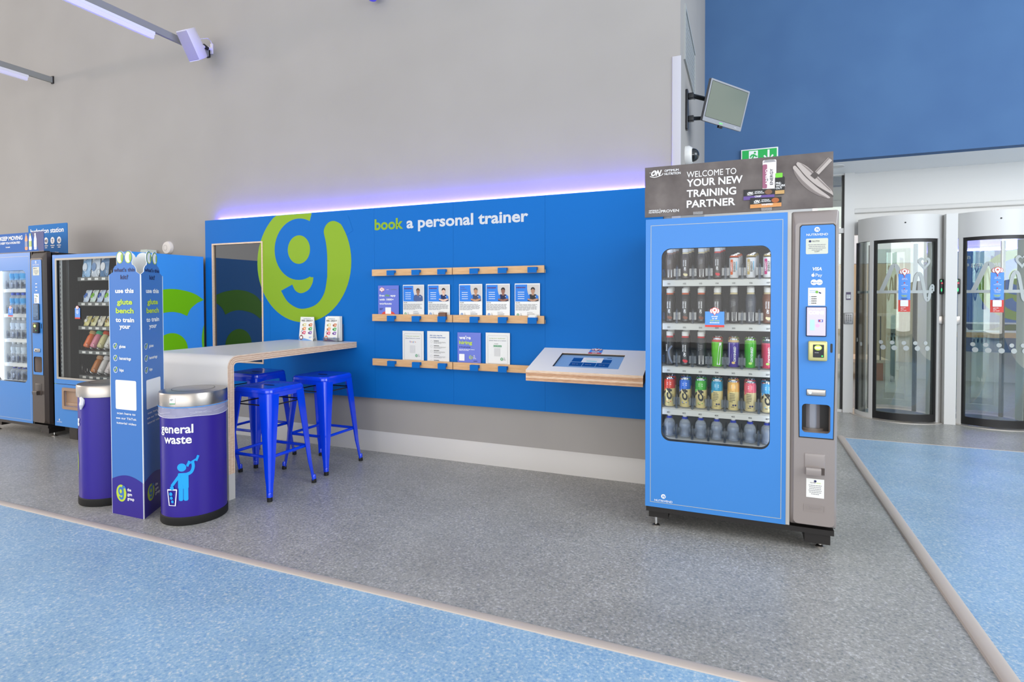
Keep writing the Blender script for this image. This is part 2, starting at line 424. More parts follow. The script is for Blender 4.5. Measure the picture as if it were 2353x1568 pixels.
def cyl(cx, cy, r): return lambda u, v, l: (cx+(r+l)*math.sin(u/r), cy-(r+l)*math.cos(u/r), v)
def pod(name, cx, cy, label, DA, u0, rs=1):
    R = .405
    e = bpy.data.objects.new(name, None); COL.objects.link(e); e.location = (cx, cy, 0); WL[e.name] = Vector((cx, cy, 0)); struct(e, label)
    b = MB(); shell(b, cx, cy, R+.012, -1.35, 1.3, 1.945, 2.2, FASC, .06, 40); b.build('header', e)
    b = MB(); b.lathe([(.38, 2.19), (.38, 2.2)], (cx, cy, 0), FASC, 40); b.build('header_cap', e)
    CV(cyl(cx, cy, R+.013)).ell(-.03, 2.115, .008, .008, PRK).build('sensor', e)
    b = MB(); shell(b, cx, cy, R, *DA, .09, 1.91, PODG, .006, 30); b.build('glass_pane', e)
    b = MB(); shell(b, cx, cy, R+.006, *DA, .012, .09, BLACK, .03, 30); shell(b, cx, cy, R+.006, *DA, 1.91, 1.945, BLACK, .03, 30)
    shell(b, cx, cy, R+.006, DA[0], DA[0]+.05, .09, 1.91, BLACK, .03, 3); shell(b, cx, cy, R+.006, DA[1]-.075, DA[1], .09, 1.91, BLACK, .035, 3); b.build('door_frame', e)
    b = MB(); shell(b, cx, cy, R, -1.45, DA[0]-.11, .05, 1.945, PODG, .006, 16); b.build('side_glass', e)
    b = MB(); shell(b, cx, cy, R+.012, DA[0]-.11, DA[0]-.015, .0, 1.945, FASC, .04, 4); shell(b, cx, cy, R+.012, -1.5, DA[0]-.11, 0, .05, FASC, .04, 12)
    shell(b, cx, cy, R+.008, -1.5, -1.44, 0, 1.945, BLACK, .03, 3)
    shell(b, cx, cy, R+.014, DA[1]+.01, 1.25, 0, 1.945, FASC, .04, 8); b.build('jamb', e)
    b = MB(); b.lathe([(.36, .0), (.468, .0), (.468, .006), (.36, .006)], (cx, cy, 0), M('threshold_metal', (206, 200, 192), .3, metal=.6), 48); b.build('threshold', e)
    b = MB(); b.lathe([(.355, .0), (.355, .008), (.0, .01)], (cx, cy, 0), M('entrance_mat', (106, 116, 138), .8), 40); b.build('entrance_mat', e)
    # rear: posts and glass of the inner side of the drum
    b = MB()
    for a in (2.45, 3.65): shell(b, cx, cy, R, a, a+.09, 0, 1.945, BLACK, .03, 3)
    shell(b, cx, cy, R, 1.70, 2.15, 0, 1.945, M('drum_lining', (222, 226, 224), .25), .02, 12); b.build('inner_frame', e)
    b = MB(); shell(b, cx, cy, R-.01, 2.54, 3.65, .05, 1.9, PODG, .005, 12); b.build('inner_glass', e)
    # frosted film
    FROST = M('frosted_film', (176, 182, 180), .7)
    cv = CV(cyl(cx, cy, R), .0015)
    a0, a1 = DA[0]*R+.03, DA[1]*R-.05
    cv.rect(-1.4*R, 1.372, -.83*R, 1.40, FROST)
    cv.line([(a0+(a1-a0)*k/24, 1.386) for k in range(25)], .03, FROST)
    cv.line(spline([(-.24, 1.386), (-.20, 1.485), (-.155, 1.61), (-.14, 1.65), (-.118, 1.668), (-.097, 1.65), (-.083, 1.61), (-.055, 1.51), (-.03, 1.42)], 5), .04, FROST, 2)
    cv.line(spline([(.055, 1.40), (.065, 1.50), (.078, 1.555), (.10, 1.577), (.122, 1.555), (.142, 1.47), (.16, 1.37), (.17, 1.32), (.188, 1.298), (.206, 1.32), (.216, 1.37), (.226, 1.42), (.244, 1.45), (.262, 1.43), (.27, 1.39)], 5), .034, FROST, 2)
    HT = [(.16*math.sin(2*PI*q/48)**3*6.25, (13*math.cos(2*PI*q/48)-5*math.cos(4*PI*q/48)-2*math.cos(6*PI*q/48)-math.cos(8*PI*q/48))/16) for q in range(48)]
    cv.ann([(.155+.036*x, 1.69+.042*z) for x, z in HT], [(.155+.064*x, 1.688+.075*z) for x, z in HT], FROST, 2)
    for k in range(5):
        cv.ell(-.235+k*.103, .845, .021, .021, FROST); cv.ell(-.215+k*.103, .79, .026, .026, FROST)
    for k in range(2): cv.ell(-.57+k*.09, .845-.04*k, .02, .024, FROST)
    cv.build('frosted_graphics', e)
    # pinned upgrade sticker
    cv = CV(cyl(cx, cy, R), .0015); x0, x1 = -.052, .052
    x0 += u0; x1 += u0
    for k in range(4): cv.rect(x0+(x1-x0)*k/4, 1.30, x0+(x1-x0)*(k+1)/4, 1.575, PRB, 3); cv.rect(x0+(x1-x0)*k/4, 1.175, x0+(x1-x0)*(k+1)/4, 1.30, PRR, 3)
    cv.poly([(x0, 1.245)]+[(x0+(x1-x0)*k/8, 1.245+.03*math.sin(PI*k/8)) for k in range(9)]+[(x1, 1.245)], PRR, 4)
    cv.rr(u0-.034, 1.232, u0+.034, 1.298, .006, PRW, 6); pin(cv, u0, 1.59, .078, 5)
    for z, t in ((1.525, ('access to', '230+ gyms')), (1.462, ('a free', 'travel passes')), (1.40, ('free Fiit app', 'with 1000+', 'workouts'))):
        cv.ell(u0, z+.018, .006, .006, PRR, 5)
        for i, s in enumerate(t): cv.text(s, u0, z-i*.013, PRW, .008, al='c', l=6, bold=.02)
    cv.micro(u0, 1.345, .06, 2, .012, PRL, 5, .5, 'c'); cv.micro(u0, 1.315, .06, 2, .01, PRN, 5, .5, 'c')
    for i, s in enumerate(('upgrade', 'from', 'per week')): cv.text(s, u0-.03, 1.215-i*.014, PRW, .009, l=6, bold=.02)
    cv.build('sticker', e)
    # reader and latch on the jamb
    a = DA[1]+.11 if rs > 0 else DA[0]-.09; rx, ry = cx+(R+.025)*math.sin(a), cy-(R+.025)*math.cos(a)
    b = MB(); b.rbox(rx-.02, rx+.02, ry-.016, ry+.02, 1.36, 1.52, BLACK, .012)
    o = b.build('card_reader', e); cv = CV(front(ry-.017))
    cv.ell(rx-.004, 1.405, .006, .02, M('reader_green', (40, 190, 110), .4, emit=1)); cv.ell(rx, 1.475, .009, .009, M('reader_red', (190, 60, 70), .4, emit=.4)); cv.ell(rx-.008, 1.50, .005, .01, M('reader_green', (40, 190, 110)))
    cv.build('indicator', o)
    b = MB(); b.rbox(rx-.022, rx+.022, ry-.006, ry+.014, 1.045, 1.13, STEEL, .004); b.build('latch_plate', e)
    b = MB(); b.tube([(cx+.28, cy-.18, 1.0), (cx+.28, cy-.18, 1.22)], .01, M('red_grip', (150, 30, 34), .3)); b.build('grip_bar', e)
    return e
pod('door_1', 1.60, 7.48, 'curved glass door pod beside the keypad post', (-.77, .75), -.03)
pod('door_2', 2.40, 7.47, 'curved glass door pod with the blue lobby panel seen through it', (-.80, .75), -.05, -1)
b = MB(); b.box(1.945, 2.045, 7.14, 7.24, 0, 2.195, FASC); b.box(1.965, 2.025, 7.24, 7.51, 0, 2.195, FASC)
struct(b.build('trim_5'), 'white post between the two door pods')

# ---- lobby behind the doors
LOBY = 10.95
sbox('wall_lobby', 2.62, 9, LOBY+.02, LOBY+.2, 0, 3, WHITE, 'white lobby wall behind the right door')
sbox('wall_wood', -2, 4, 13.7, 13.85, 0, 3, noisy('birch_panelling', [(.3, (214, 186, 152)), (.7, (232, 208, 178))], 3, .5, .3, 3, (4, 4, .4)), 'pale wood wall far behind the left door')
sbox('wall_left_lobby', -.66, .75, 7.55, 13.7, 0, 3, WHITE, 'white lobby side wall')
sbox('wall_bulkhead', .75, 2.62, 10.5, 10.7, 1.87, 3, WHITE, 'white bulkhead across the lobby')
sbox('ceiling', -.66, 9, 7.53, 14, 2.9, 3.0, M('lobby_ceiling', (150, 152, 154), .7), 'lobby ceiling')
def gympanel(name, label, cx, y, x0, x1, z0, z1, words):
    t = thing(name, label, 'sign', ((x0+x1)/2, y, z0))
    MB().box(x0, x1, y, y+.018, z0, z1, PANEL).build('board', t)
    cv = CV(front(y), .002); glogo(cv, cx, 1.52, .555, LIME, PANEL)
    for s, x, z, h in words: cv.text(s, x, z, TGREY, h, l=6, bold=.03)
    cv.build('lettering', t); MB().box(x0, x1, y+.005, y+.018, z1+.0, z1+.012, LEDP).build('led_strip', t); return t
t = gympanel('lobby_sign', 'blue lobby panel with white lettering and lime badge seen through the right door', 3.95, LOBY, 2.75, 4.9, .47, 2.055,
             [('join', 3.155, 1.93, .065), ('the gym group', 3.155, 1.815, .065)])
t = thing('lobby_kiosk', 'white sloping screen desk with wooden edge under the lobby panel', 'desk', (3.5, LOBY-.2, .7))
b = MB(); S = [(LOBY, .93), (LOBY-.38, .79), (LOBY-.38, .715), (LOBY, .86)]
b.prism(S, lambda a, z, d: (d, a, z), 3.02, 4.0, WOOD); b.build('desk', t)
k = (.93-.79)/.38; cvf = lambda u, v, l: (u, LOBY-v, .93-v*k+l)
cv = CV(cvf, .003); cv.rect(3.02, 0, 4.0, .378, LAM); cv.rect(3.2, .07, 3.85, .30, SCRG, 2); cv.build('top_surface', t)
t = thing('balustrade', 'dark metal balustrade with pale wooden handrail behind the left door', 'railing', (1.6, 10.45, .3))
MB().box(.9, 2.18, 10.42, 10.48, 1.03, 1.075, PLYL).build('handrail', t)
for k in range(9): MB().box(.95+k*.15, .965+k*.15, 10.44, 10.46, .33, 1.03, BLACK).build('baluster', t)
MB().box(2.15, 2.2, 10.42, 10.48, 0, 1.05, BLACK).build('post', t)
t = thing('stair_landing', 'pale stair landing on orange wooden post seen through the left door', 'stairs', (1.5, 10.7, 0))
MB().box(.9, 2.14, 10.49, 11.4, .28, .33, PLYL).build('landing', t)
MB().box(1.97, 2.06, 10.50, 10.58, 0, .28, M('orange_wood', (176, 92, 44), .35)).build('post', t)

# ================================================================== the blue feature panel
t = thing('feature_panel', 'long blue wall panel with lime g badge and book a personal trainer lettering', 'sign', (-2.8, YP, .468))
PX0, PX1, PZ0, PZ1 = -4.945, -.52, .468, 2.101
SX0, SX1, SZ0, SZ1 = -4.845, -4.197, .715, 1.862    # dark screen opening
seams = [PX0, -4.108, -2.928, -2.164, -1.383, PX1]
for i in range(5):
    x0, x1 = seams[i]+(.0005 if i else 0), seams[i+1]-.0005
    b = MB(); f = lambda a, z, d: (a, YP+d, z)
    if i == 0:
        b.box(x0, SX0, YP, YP+.025, PZ0, PZ1, PANEL); b.box(SX1, x1, YP, YP+.025, PZ0, PZ1, PANEL)
        b.box(SX0, SX1, YP, YP+.025, SZ1, PZ1, PANEL); b.box(SX0, SX1, YP, YP+.025, PZ0, SZ0, PANEL)
    else: b.box(x0, x1, YP, YP+.025, PZ0, PZ1, PANEL)
    b.build('board', t)
b = MB(); b.box(PX0+.06, PX1, YP+.026, YW-.001, PZ0+.05, PZ1-.05, DARKM); b.build('batten', t)
b = MB(); b.box(PX0+.14, PX1, YP+.03, YP+.04, PZ1-.012, PZ1-.002, LEDP); b.build('led_strip', t)
cv = CV(front(YP)); glogo(cv, -3.715, 1.655, .545, LIME, PANEL, ztop=PZ1-.001)
cv.text('book', -2.923, 1.914, LIME, .088, w=.287, bold=.03); cv.text('a personal trainer', -2.603, 1.914, TGREY, .088, w=1.085, bold=.028); cv.build('lettering', t)
t = thing('media_screen', 'tall dark glossy screen set in the blue panel beside the lime badge', 'screen', ((SX0+SX1)/2, YP, SZ0))
b = MB(); b.ring(rrect(SX0+.008, SZ0+.008, SX1-.008, SZ1-.008, .001, 1), rrect(SX0-.006, SZ0-.006, SX1+.006, SZ1+.006, .001, 1), ((SX0+SX1)/2, (SZ0+SZ1)/2), lambda a, z, d: (a, YP+d, z), -.006, .02, PLYL); b.build('frame', t)
MB().box(SX0+.008, SX1-.008, YP+.012, YP+.024, SZ0+.008, SZ1-.008, SCRG).build('display', t)

# ---- rails with blue card clips
RX = [(-2.928, -2.158), (-2.150, -1.380)]
CX = [[-2.722, -2.480, -2.238], [-1.950, -1.708, -1.464]]
rows = [('top', 1.518, 1.573), ('middle', 1.135, 1.194), ('bottom', .757, .815)]
side = ['left', 'right']; seat = {}
for rn, z0, z1 in rows:
    for h in (0, 1):
        xa, xb = RX[h]; cxs = CX[h] if not (rn == 'bottom' and h == 1) else CX[h][:2]
        lab = {('top', 0): 'empty maple rail with blue clips, left half of the top row', ('top', 1): 'empty maple rail with blue clips, right half of the top row',
               ('middle', 0): 'maple rail holding the violet app poster and two trainer posters', ('middle', 1): 'maple rail holding three trainer posters',
               ('bottom', 0): 'maple rail holding the remote supervision notice and a review notice', ('bottom', 1): 'maple rail holding the violet hiring poster, running behind the kiosk'}[rn, h]
        t = thing('display_rail', lab, 'rail', ((xa+xb)/2, YP, z0), 'wooden poster rails')
        b = MB(); b.prism([(YP, z0), (YP, z1-.03), (YP-.02, z1-.03), (YP-.02, z1), (YP-.036, z1), (YP-.036, z0)], lambda a, z, d: (d, a, z), xa, xb, WOOD); b.build('rail', t)
        for c in cxs:
            b = MB(); b.box(c-.036, c+.036, YP-.068, YP-.062, z0+.0, z1-.012, PANEL); b.box(c-.036, c+.036, YP-.062, YP-.036, z0+.022, z1-.012, PANEL)
            b.build('clip', t)
HAIRS = [(60, 50, 46), (40, 28, 24), (90, 86, 82), (36, 30, 28), (46, 40, 38)]
SKINS = [(150, 112, 92), (228, 188, 166), (196, 146, 110), (150, 104, 86), (186, 142, 116)]
TOPS = [(70, 92, 140), (18, 34, 84), (60, 70, 96), (24, 28, 66), (36, 34, 40)]
def small_logo(cv, u, v, h, c, tc):
    cv.ell(u, v, h*.55, h*.6, c, 3); cv.ringe(u, v+h*.1, h*.26, h*.1, tc, 4); cv.line([(u+h*.22, v+h*.3), (u+h*.22, v-h*.25), (u, v-h*.36), (u-h*.16, v-h*.28)], h*.1, tc, 4)
def poster(x0, x1, z0, z1, label, kind, n=0, rowz=None):
    y = YP-.012
    t = thing('poster', label, 'poster', ((x0+x1)/2, y, z0), 'posters in acrylic holders')
    body = {'violet': M('poster_violet', (96, 112, 204), .3, coat=.3), 'paper': M('poster_paper', (226, 226, 222), .25, coat=.3)}['violet' if kind in ('app', 'hiring') else 'paper']
    b = MB(); b.rbox(x0, x1, y-.003, y+.004, z0, z1, body, .0015, 1); b.build('sheet', t)
    w, hh = x1-x0, z1-z0; cv = CV(front(y-.0032))
    X = lambda a: x0+a*w
    Z = lambda a: z0+a*hh
    if kind == 'app':
        pin(cv, X(.2), Z(.86), .045); cv.text('extra', X(.42), Z(.86), PRW, .008, bold=.01); cv.text('workouts', X(.63), Z(.86), M('print_dull_green', (120, 140, 110)), .008, w=w*.28)
        cv.text('free', X(.07), Z(.66), PRW, .016, w=w*.25, bold=.03); cv.text('Fiit', X(.37), Z(.66), M('fiit_green', (120, 176, 70)), .016, w=w*.2, bold=.03); cv.text('app', X(.61), Z(.66), PRW, .016, w=w*.25, bold=.03)
        cv.text('with 1000+', X(.07), Z(.535), PRW, .016, w=w*.70, bold=.03); cv.text('workouts', X(.07), Z(.41), PRW, .016, w=w*.6, bold=.03)
        cv.micro(X(.08), Z(.28), w*.18, 3, .006, PRN, 2, .5)
        cv.poly([(X(.5)+.066*math.cos(a), Z(.1)+.03*math.sin(a)) for a in [PI*k/16 for k in range(17)]], PRR, 2); cv.rr(X(.36), Z(.12), X(.64), Z(.32), .004, PRW, 3)
    elif kind == 'hiring':
        cv.text("we're", X(.08), Z(.80), PRW, .026, w=w*.5, bold=.035); cv.text('hiring', X(.08), Z(.655), PRL, .026, w=w*.56, bold=.035)
        cv.text('at the gym group', X(.08), Z(.555), PRN, .009, w=w*.48, bold=.01); cv.micro(X(.08), Z(.49), w*.68, 2, .008, PRW, 2, .45)
        cv.rr(X(.08), Z(.16), X(.31), Z(.36), .003, PRW, 2); glogo(cv, X(.58), Z(.27), .016, PRL, body, 2)
        gymname(cv, X(.69), Z(.31), .007, PRW); cv.text('careers', X(.69), Z(.15), PRN, .008, bold=.02)
    elif kind in ('review_stars', 'review'):
        cv.frame(X(.09), Z(.12), X(.91), Z(.92), .0012, PRG, 2, .008)
        cv.text('loving your workouts?', X(.15), Z(.83), M('print_olive', (150, 180, 90)), .008, w=w*.66); cv.text('please leave us a review', X(.15), Z(.765), M('print_slate', (90, 104, 130)), .008, w=w*.7)
        if kind == 'review':
            for i, (ch, c) in enumerate(zip('Google', ((66, 110, 220), (214, 70, 60), (226, 180, 40), (66, 110, 220), (60, 150, 80), (214, 70, 60)))):
                cv.text(ch, X(.34+.052*i), Z(.65), M(f'logo_tone_{c[0]}', c), .013)
        else:
            cv.text('Trustpilot', X(.36), Z(.675), PRK, .006); 
            for i in range(5): cv.rect(X(.33+.068*i), Z(.595), X(.39+.068*i), Z(.645), M('star_green', (60, 150, 96)), 2); cv.ell(X(.36+.068*i), Z(.62), .003, .003, PRW, 3, 5)
        cv.rect(X(.36), Z(.33), X(.6), Z(.56), M('light_grey_sticker', (206, 206, 204)), 2)
        small_logo(cv, X(.67), Z(.25), .02, M('logo_teal', (46, 150, 84)), PRW); gymname(cv, X(.75), Z(.28), .005, PRG)
    elif kind == 'notice':
        cv.text('this gym may be', X(.13), Z(.86), M('print_slateblue', (70, 110, 170)), .009, w=w*.56, bold=.02); cv.text('remotely supervised', X(.13), Z(.80), M('print_slateblue', (70, 110, 170)), .009, w=w*.7, bold=.02)
        for i in range(5):
            cv.ringe(X(.2), Z(.69-.145*i), .010, .001, PRG, 2); cv.micro(X(.31), Z(.705-.145*i), w*.24, 1, .01, PRK, 2, .45, last=1); cv.micro(X(.31), Z(.675-.145*i), w*.56, 3, .0055, PRG, 2, .4)
    else:
        sk, hr, tp = M(f'print_skin_{n}', SKINS[n], .6), M(f'print_hair_{n}', HAIRS[n], .6), M(f'print_shirt_{n}', TOPS[n], .6)
        slv = M('print_sleeve', (40, 120, 210), .6) if n else tp
        cv.rect(X(.03), Z(.50), X(.97), Z(.97), M('print_backdrop', (206, 202, 198), .6), 1)
        cv.poly([(X(.03), Z(.97)), (X(.03), Z(.50)), (X(.68), Z(.50))]+[(X(.50+.18*(1-math.sin(a))), Z(.50+.47*k/10)) for k, a in [(k, PI/2*min(1, k/8)) for k in range(1, 11)]], M('print_panel_blue', (26, 124, 220), .5), 2)
        px = .73; py = .80
        cv.poly([(X(px+a*w0), Z(b)) for a, b, w0 in [(-.21, .52, 1), (-.2, .66, 1), (-.13, .70, 1), (.12, .70, 1), (.21, .65, 1), (.22, .52, 1), (.14, .505, 1), (-.1, .505, 1)]], tp, 3)
        cv.poly([(X(px-.21), Z(.55)), (X(px-.2), Z(.66)), (X(px-.13), Z(.70)), (X(px-.11), Z(.58))], slv, 4); cv.poly([(X(px+.22), Z(.55)), (X(px+.21), Z(.65)), (X(px+.12), Z(.70)), (X(px+.11), Z(.58))], slv, 4)
        cv.rect(X(px-.045), Z(.67), X(px+.045), Z(.76), sk, 4); cv.ell(X(px), Z(py), w*.078, hh*.08, sk, 5)
        cv.poly([(X(px+.083*math.cos(a)), Z(py+.025+.07*math.sin(a))) for a in [PI*k/12 for k in range(13)]]+[(X(px-.07), Z(py+.02)), (X(px), Z(py+.05)), (X(px+.07), Z(py+.02))], hr, 6)
        for s in (-.03, .03): cv.ell(X(px+s), Z(py+.005), .002, .0015, PRK, 7, 8)
        cv.rect(X(px-.025), Z(py-.042), X(px+.025), Z(py-.036), M('print_lips', (140, 70, 66)), 7)
        if n: cv.line([(X(px-.2), Z(.57)), (X(px-.05), Z(.525)), (X(px+.13), Z(.56))], .012, sk, 7); cv.line([(X(px+.2), Z(.57)), (X(px+.05), Z(.525)), (X(px-.1), Z(.55))], .012, sk, 7)
        cv.ell(X(px+.1), Z(.64), .004, .003, PRW, 6)
        nm = M('print_plum', (86, 40, 110))
        if n == 2: cv.text('Roberto', X(.07), Z(.89), nm, .008, bold=.02); cv.text('De Oliveira', X(.07), Z(.835), nm, .008, bold=.02)
        else: cv.micro(X(.07), Z(.87), w*.36, 1, .01, nm, 3, .9, last=1)
        for i in range(4): cv.micro(X(.13), Z(.75-.06*i), w*.26, 1, .01, PRW, 3, .45, last=1)
        cv.text('About Me', X(.04), Z(.455), PRK, .006, bold=.02); cv.micro(X(.04), Z(.41), w*.9, 6, .0085, PRG, 2, .45)
        small_logo(cv, X(.13), Z(.13), .018, M('logo_teal', (46, 150, 84)) if n in (0, 4) else M('logo_blue', (40, 120, 190)), PRW); gymname(cv, X(.23), Z(.16), .0045, PRG)
        cv.text('Specialist Areas', X(.5), Z(.19), PRK, .005); cv.micro(X(.5), Z(.15), w*.3, 3, .008, PRG, 2, .45)
    cv.build('printed_graphics', t)
zr, zb = 1.194-.03, .815-.03
poster(-2.882, -2.676, zr, 1.437, 'violet workout app poster with red pin at the left end of the middle rail', 'app')
for x0, x1, n, lab in ((-2.634, -2.430, 0, 'trainer poster of a bearded man in grey zip top, beside the violet app poster'), (-2.394, -2.190, 1, 'trainer poster of a dark-haired young man in navy shirt, above the brown card'),
                       (-2.106, -1.901, 2, 'trainer poster of a smiling man with folded arms, first on the right middle rail'), (-1.869, -1.666, 3, 'trainer poster of a man flexing one arm, centre of the right middle rail'),
                       (-1.625, -1.420, 4, 'trainer poster at the right end of the middle rail, above white cards')):
    poster(x0, x1, zr, 1.44, lab, 'trainer', n)
poster(-2.640, -2.436, zb, 1.056, 'white review notice with multicoloured search logo on the left bottom rail', 'review')
poster(-2.402, -2.197, zb, 1.059, 'white notice about remote supervision with five icons on the bottom rail', 'notice')
poster(-2.122, -1.914, zb, 1.055, "violet we're hiring poster on the bottom rail", 'hiring')
poster(-1.872, -1.666, zb, 1.058, 'white review notice with green stars on the right bottom rail', 'review_stars')
b = MB()
for i in range(3): b.box(-2.272+.002*i, -2.205+.002*i, YP-.058+.006*i, YP-.054+.006*i, 1.157, 1.21+.002*i, M('brown_card', (112, 78, 62), .5))
tag(b.build('business_cards'), 'brown business cards in a clip below the dark-haired trainer poster', 'cards')
b = MB()
for i in range(3): b.box(-1.498+.002*i, -1.44+.004*i, YP-.058+.006*i, YP-.054+.006*i, 1.157, 1.195+.004*i, PAPER)
tag(b.build('business_cards'), 'white business cards in the clip at the right end of the middle rail', 'cards')

# ================================================================== breakfast counter with waterfall end
t = thing('breakfast_counter', 'white breakfast counter with plywood edges and waterfall end beside the stools', 'counter', (-3.51, 3.35, 0))
cx0, cx1, cy0, cy1, ct, cth, cr = -3.90, -3.12, 2.69, YP, .95, .05, .075
def offs(d):
    P = [(cy1, ct-d)]
    r = cr-d
    P += [(cy0+cr-r*math.sin(a), ct-cr+r*math.cos(a)) for a in [PI/2*k/10 for k in range(11)]]
    P += [(cy0+d, .17), (cy0+d, 0)]
    return P
plies = [PLYL, PLYL, PLYL, PLYD, PLYL, PLYL, PLYL, PLYM, PLYL, PLYL, PLYL, PLYD, PLYL, PLYL, PLYL]
n = len(offs(0)); nl = len(plies)
GREYEND = M('painted_grey_end', (196, 192, 186), .5)
for xx, rv in ((cx1, 0), (cx0, 1)):
    b = MB()
    for i, m in enumerate(plies):
        A, B = offs(cth*i/nl), offs(cth*(i+1)/nl)
        for k in range(n-1):
            q = [(xx, *A[k]), (xx, *A[k+1]), (xx, *B[k+1]), (xx, *B[k])]
            b.add(q, [(3, 2, 1, 0) if rv else (0, 1, 2, 3)], GREYEND if k == n-2 else m)
    b.build('plywood_edge', t)
b = MB()
for d, rv in ((0, 0), (cth, 1)):
    A = offs(d)
    for k in range(n-1):
        q = [(cx0, *A[k]), (cx1, *A[k]), (cx1, *A[k+1]), (cx0, *A[k+1])]; b.add(q, [(3, 2, 1, 0) if not rv else (0, 1, 2, 3)], LAM)
b.add([(cx0, cy1, ct), (cx1, cy1, ct), (cx1, cy1, ct-cth), (cx0, cy1, ct-cth)], [(0, 1, 2, 3)], LAM)
b.build('worktop', t)

# ---- kiosk
t = thing('information_kiosk', 'white sloping kiosk shelf with thick wooden edge and touch screen on the blue panel', 'kiosk', (-.99, YP, .76))
kx0, kx1, ky, kzb, kzf = -1.385, -.588, 3.615, .954, .833
kk = (kzb-kzf)/(YP-ky); sl = lambda x, y, l: (x, y, kzb-(YP-y)*kk+l)
KN = Vector((0, -kk, 1)).normalized(); KP = Vector((0, YP, kzb))
hole = [pln(1200+x/8.114, 770+y/8.114, KP, KN) for x, y in ((565, 585), (1800, 640), (1915, 375), (740, 335))]
hx0, hx1 = (hole[0].x+hole[3].x)/2, (hole[1].x+hole[2].x)/2; hy0, hy1 = (hole[0].y+hole[1].y)/2, (hole[2].y+hole[3].y)/2
b = MB(); ng = 13
for i in range(ng):                                   # laminated block
    a, c = -.003-.07*i/ng, -.003-.07*(i+1)/ng
    m = PLYD if i in (4, 10) else (PLYL if i in (7, 8) else PLYM)
    for q in ([(kx0, ky), (kx1, ky)], [(kx1, ky), (kx1, YP)], [(kx1, YP), (kx0, YP)], [(kx0, YP), (kx0, ky)]):
        b.add([sl(*q[0], c), sl(*q[1], c), sl(*q[1], a), sl(*q[0], a)], [(0, 1, 2, 3)], m)
b.add([sl(kx0, ky, -.073), sl(kx0, YP, -.073), sl(kx1, YP, -.073), sl(kx1, ky, -.073)], [(0, 1, 2, 3)], PLYM)
b.build('block', t)
b = MB(); b.ring([(hx0, hy0), (hx1, hy0), (hx1, hy1), (hx0, hy1)], [(kx0-.001, ky-.0012), (kx1+.001, ky-.0012), (kx1+.001, YP), (kx0-.001, YP)], ((hx0+hx1)/2, (hy0+hy1)/2), sl, 0, -.0155, M('kiosk_laminate', (240, 238, 235), .35), PLYL); b.build('top_panel', t)
b = MB(); hh_ = [(hx0+.001, hy0+.001), (hx1-.001, hy0+.001), (hx1-.001, hy1-.001), (hx0+.001, hy1-.001)]
for q in range(4):
    p0, p1 = hh_[q], hh_[(q+1) % 4]; b.add([sl(*p0, -.002), sl(*p1, -.002), sl(*p1, -.0138), sl(*p0, -.0138)], [(0, 1, 2, 3)], DARKM)
b.build('screen_bezel', t)
SCRB = M('kiosk_screen', (118, 152, 192), .12, emit=.25)
b = MB(); b.add([sl(hx0, hy0, -.014), sl(hx1, hy0, -.014), sl(hx1, hy1, -.014), sl(hx0, hy1, -.014)], [(0, 1, 2, 3)], SCRB); o = b.build('touch_screen', t)
sw, sh = hx1-hx0, hy1-hy0; cv = CV(lambda u, v, l: sl(hx0+u*sw, hy0+v*sh, -.014+l), .0008)
TILE = M('screen_tile', (18, 66, 130), .15, emit=.2)
for i in range(3): cv.rect(.22+.205*i, .22, .415+.205*i, .48, TILE)
cv.rect(.22, .52, .40, .80, TILE); cv.rect(.66, .50, .83, .74, TILE); cv.rect(.375, .50, .69, .84, M('screen_dialog', (216, 216, 216), .2, emit=.25), 2)
cv.rect(.45, .56, .61, .61, M('screen_teal', (120, 196, 206), .2, emit=.2), 3); cv.micro(.42, .74, .2, 2, .06, TGREY, 3, .3); cv.rect(.74, .84, .81, .87, TILE)
for i in range(3): cv.text('Join us', .26+.205*i, .33, TGREY, .035, w=.09, l=3); cv.ell(.06+.035*i, .10, .008, .02, TILE)
cv.build('screen_graphics', o)
cv = CV(lambda u, v, l: sl(u, v, l), .0008)
sx, sy = -.985, 3.93
sp = [pln(1200+x/8.114, 770+y/8.114, KP, KN) for x, y in ((1225, 350), (1465, 360), (1500, 285), (1255, 275))]
sx0, sx1, sy0, sy1 = sp[0].x, sp[1].x, sp[0].y, sp[2].y
cv.rect(sx0, sy0, sx1, sy1, PRB); cv.rect(sx0, sy0, sx1, sy0+.02, PRR, 2); pin(cv, (sx0+sx1)/2, sy1, .07, 3); cv.micro((sx0+sx1)/2, (sy0+sy1)/2, .06, 3, .016, PRW, 3, .5, 'c'); cv.build('sticker', t)

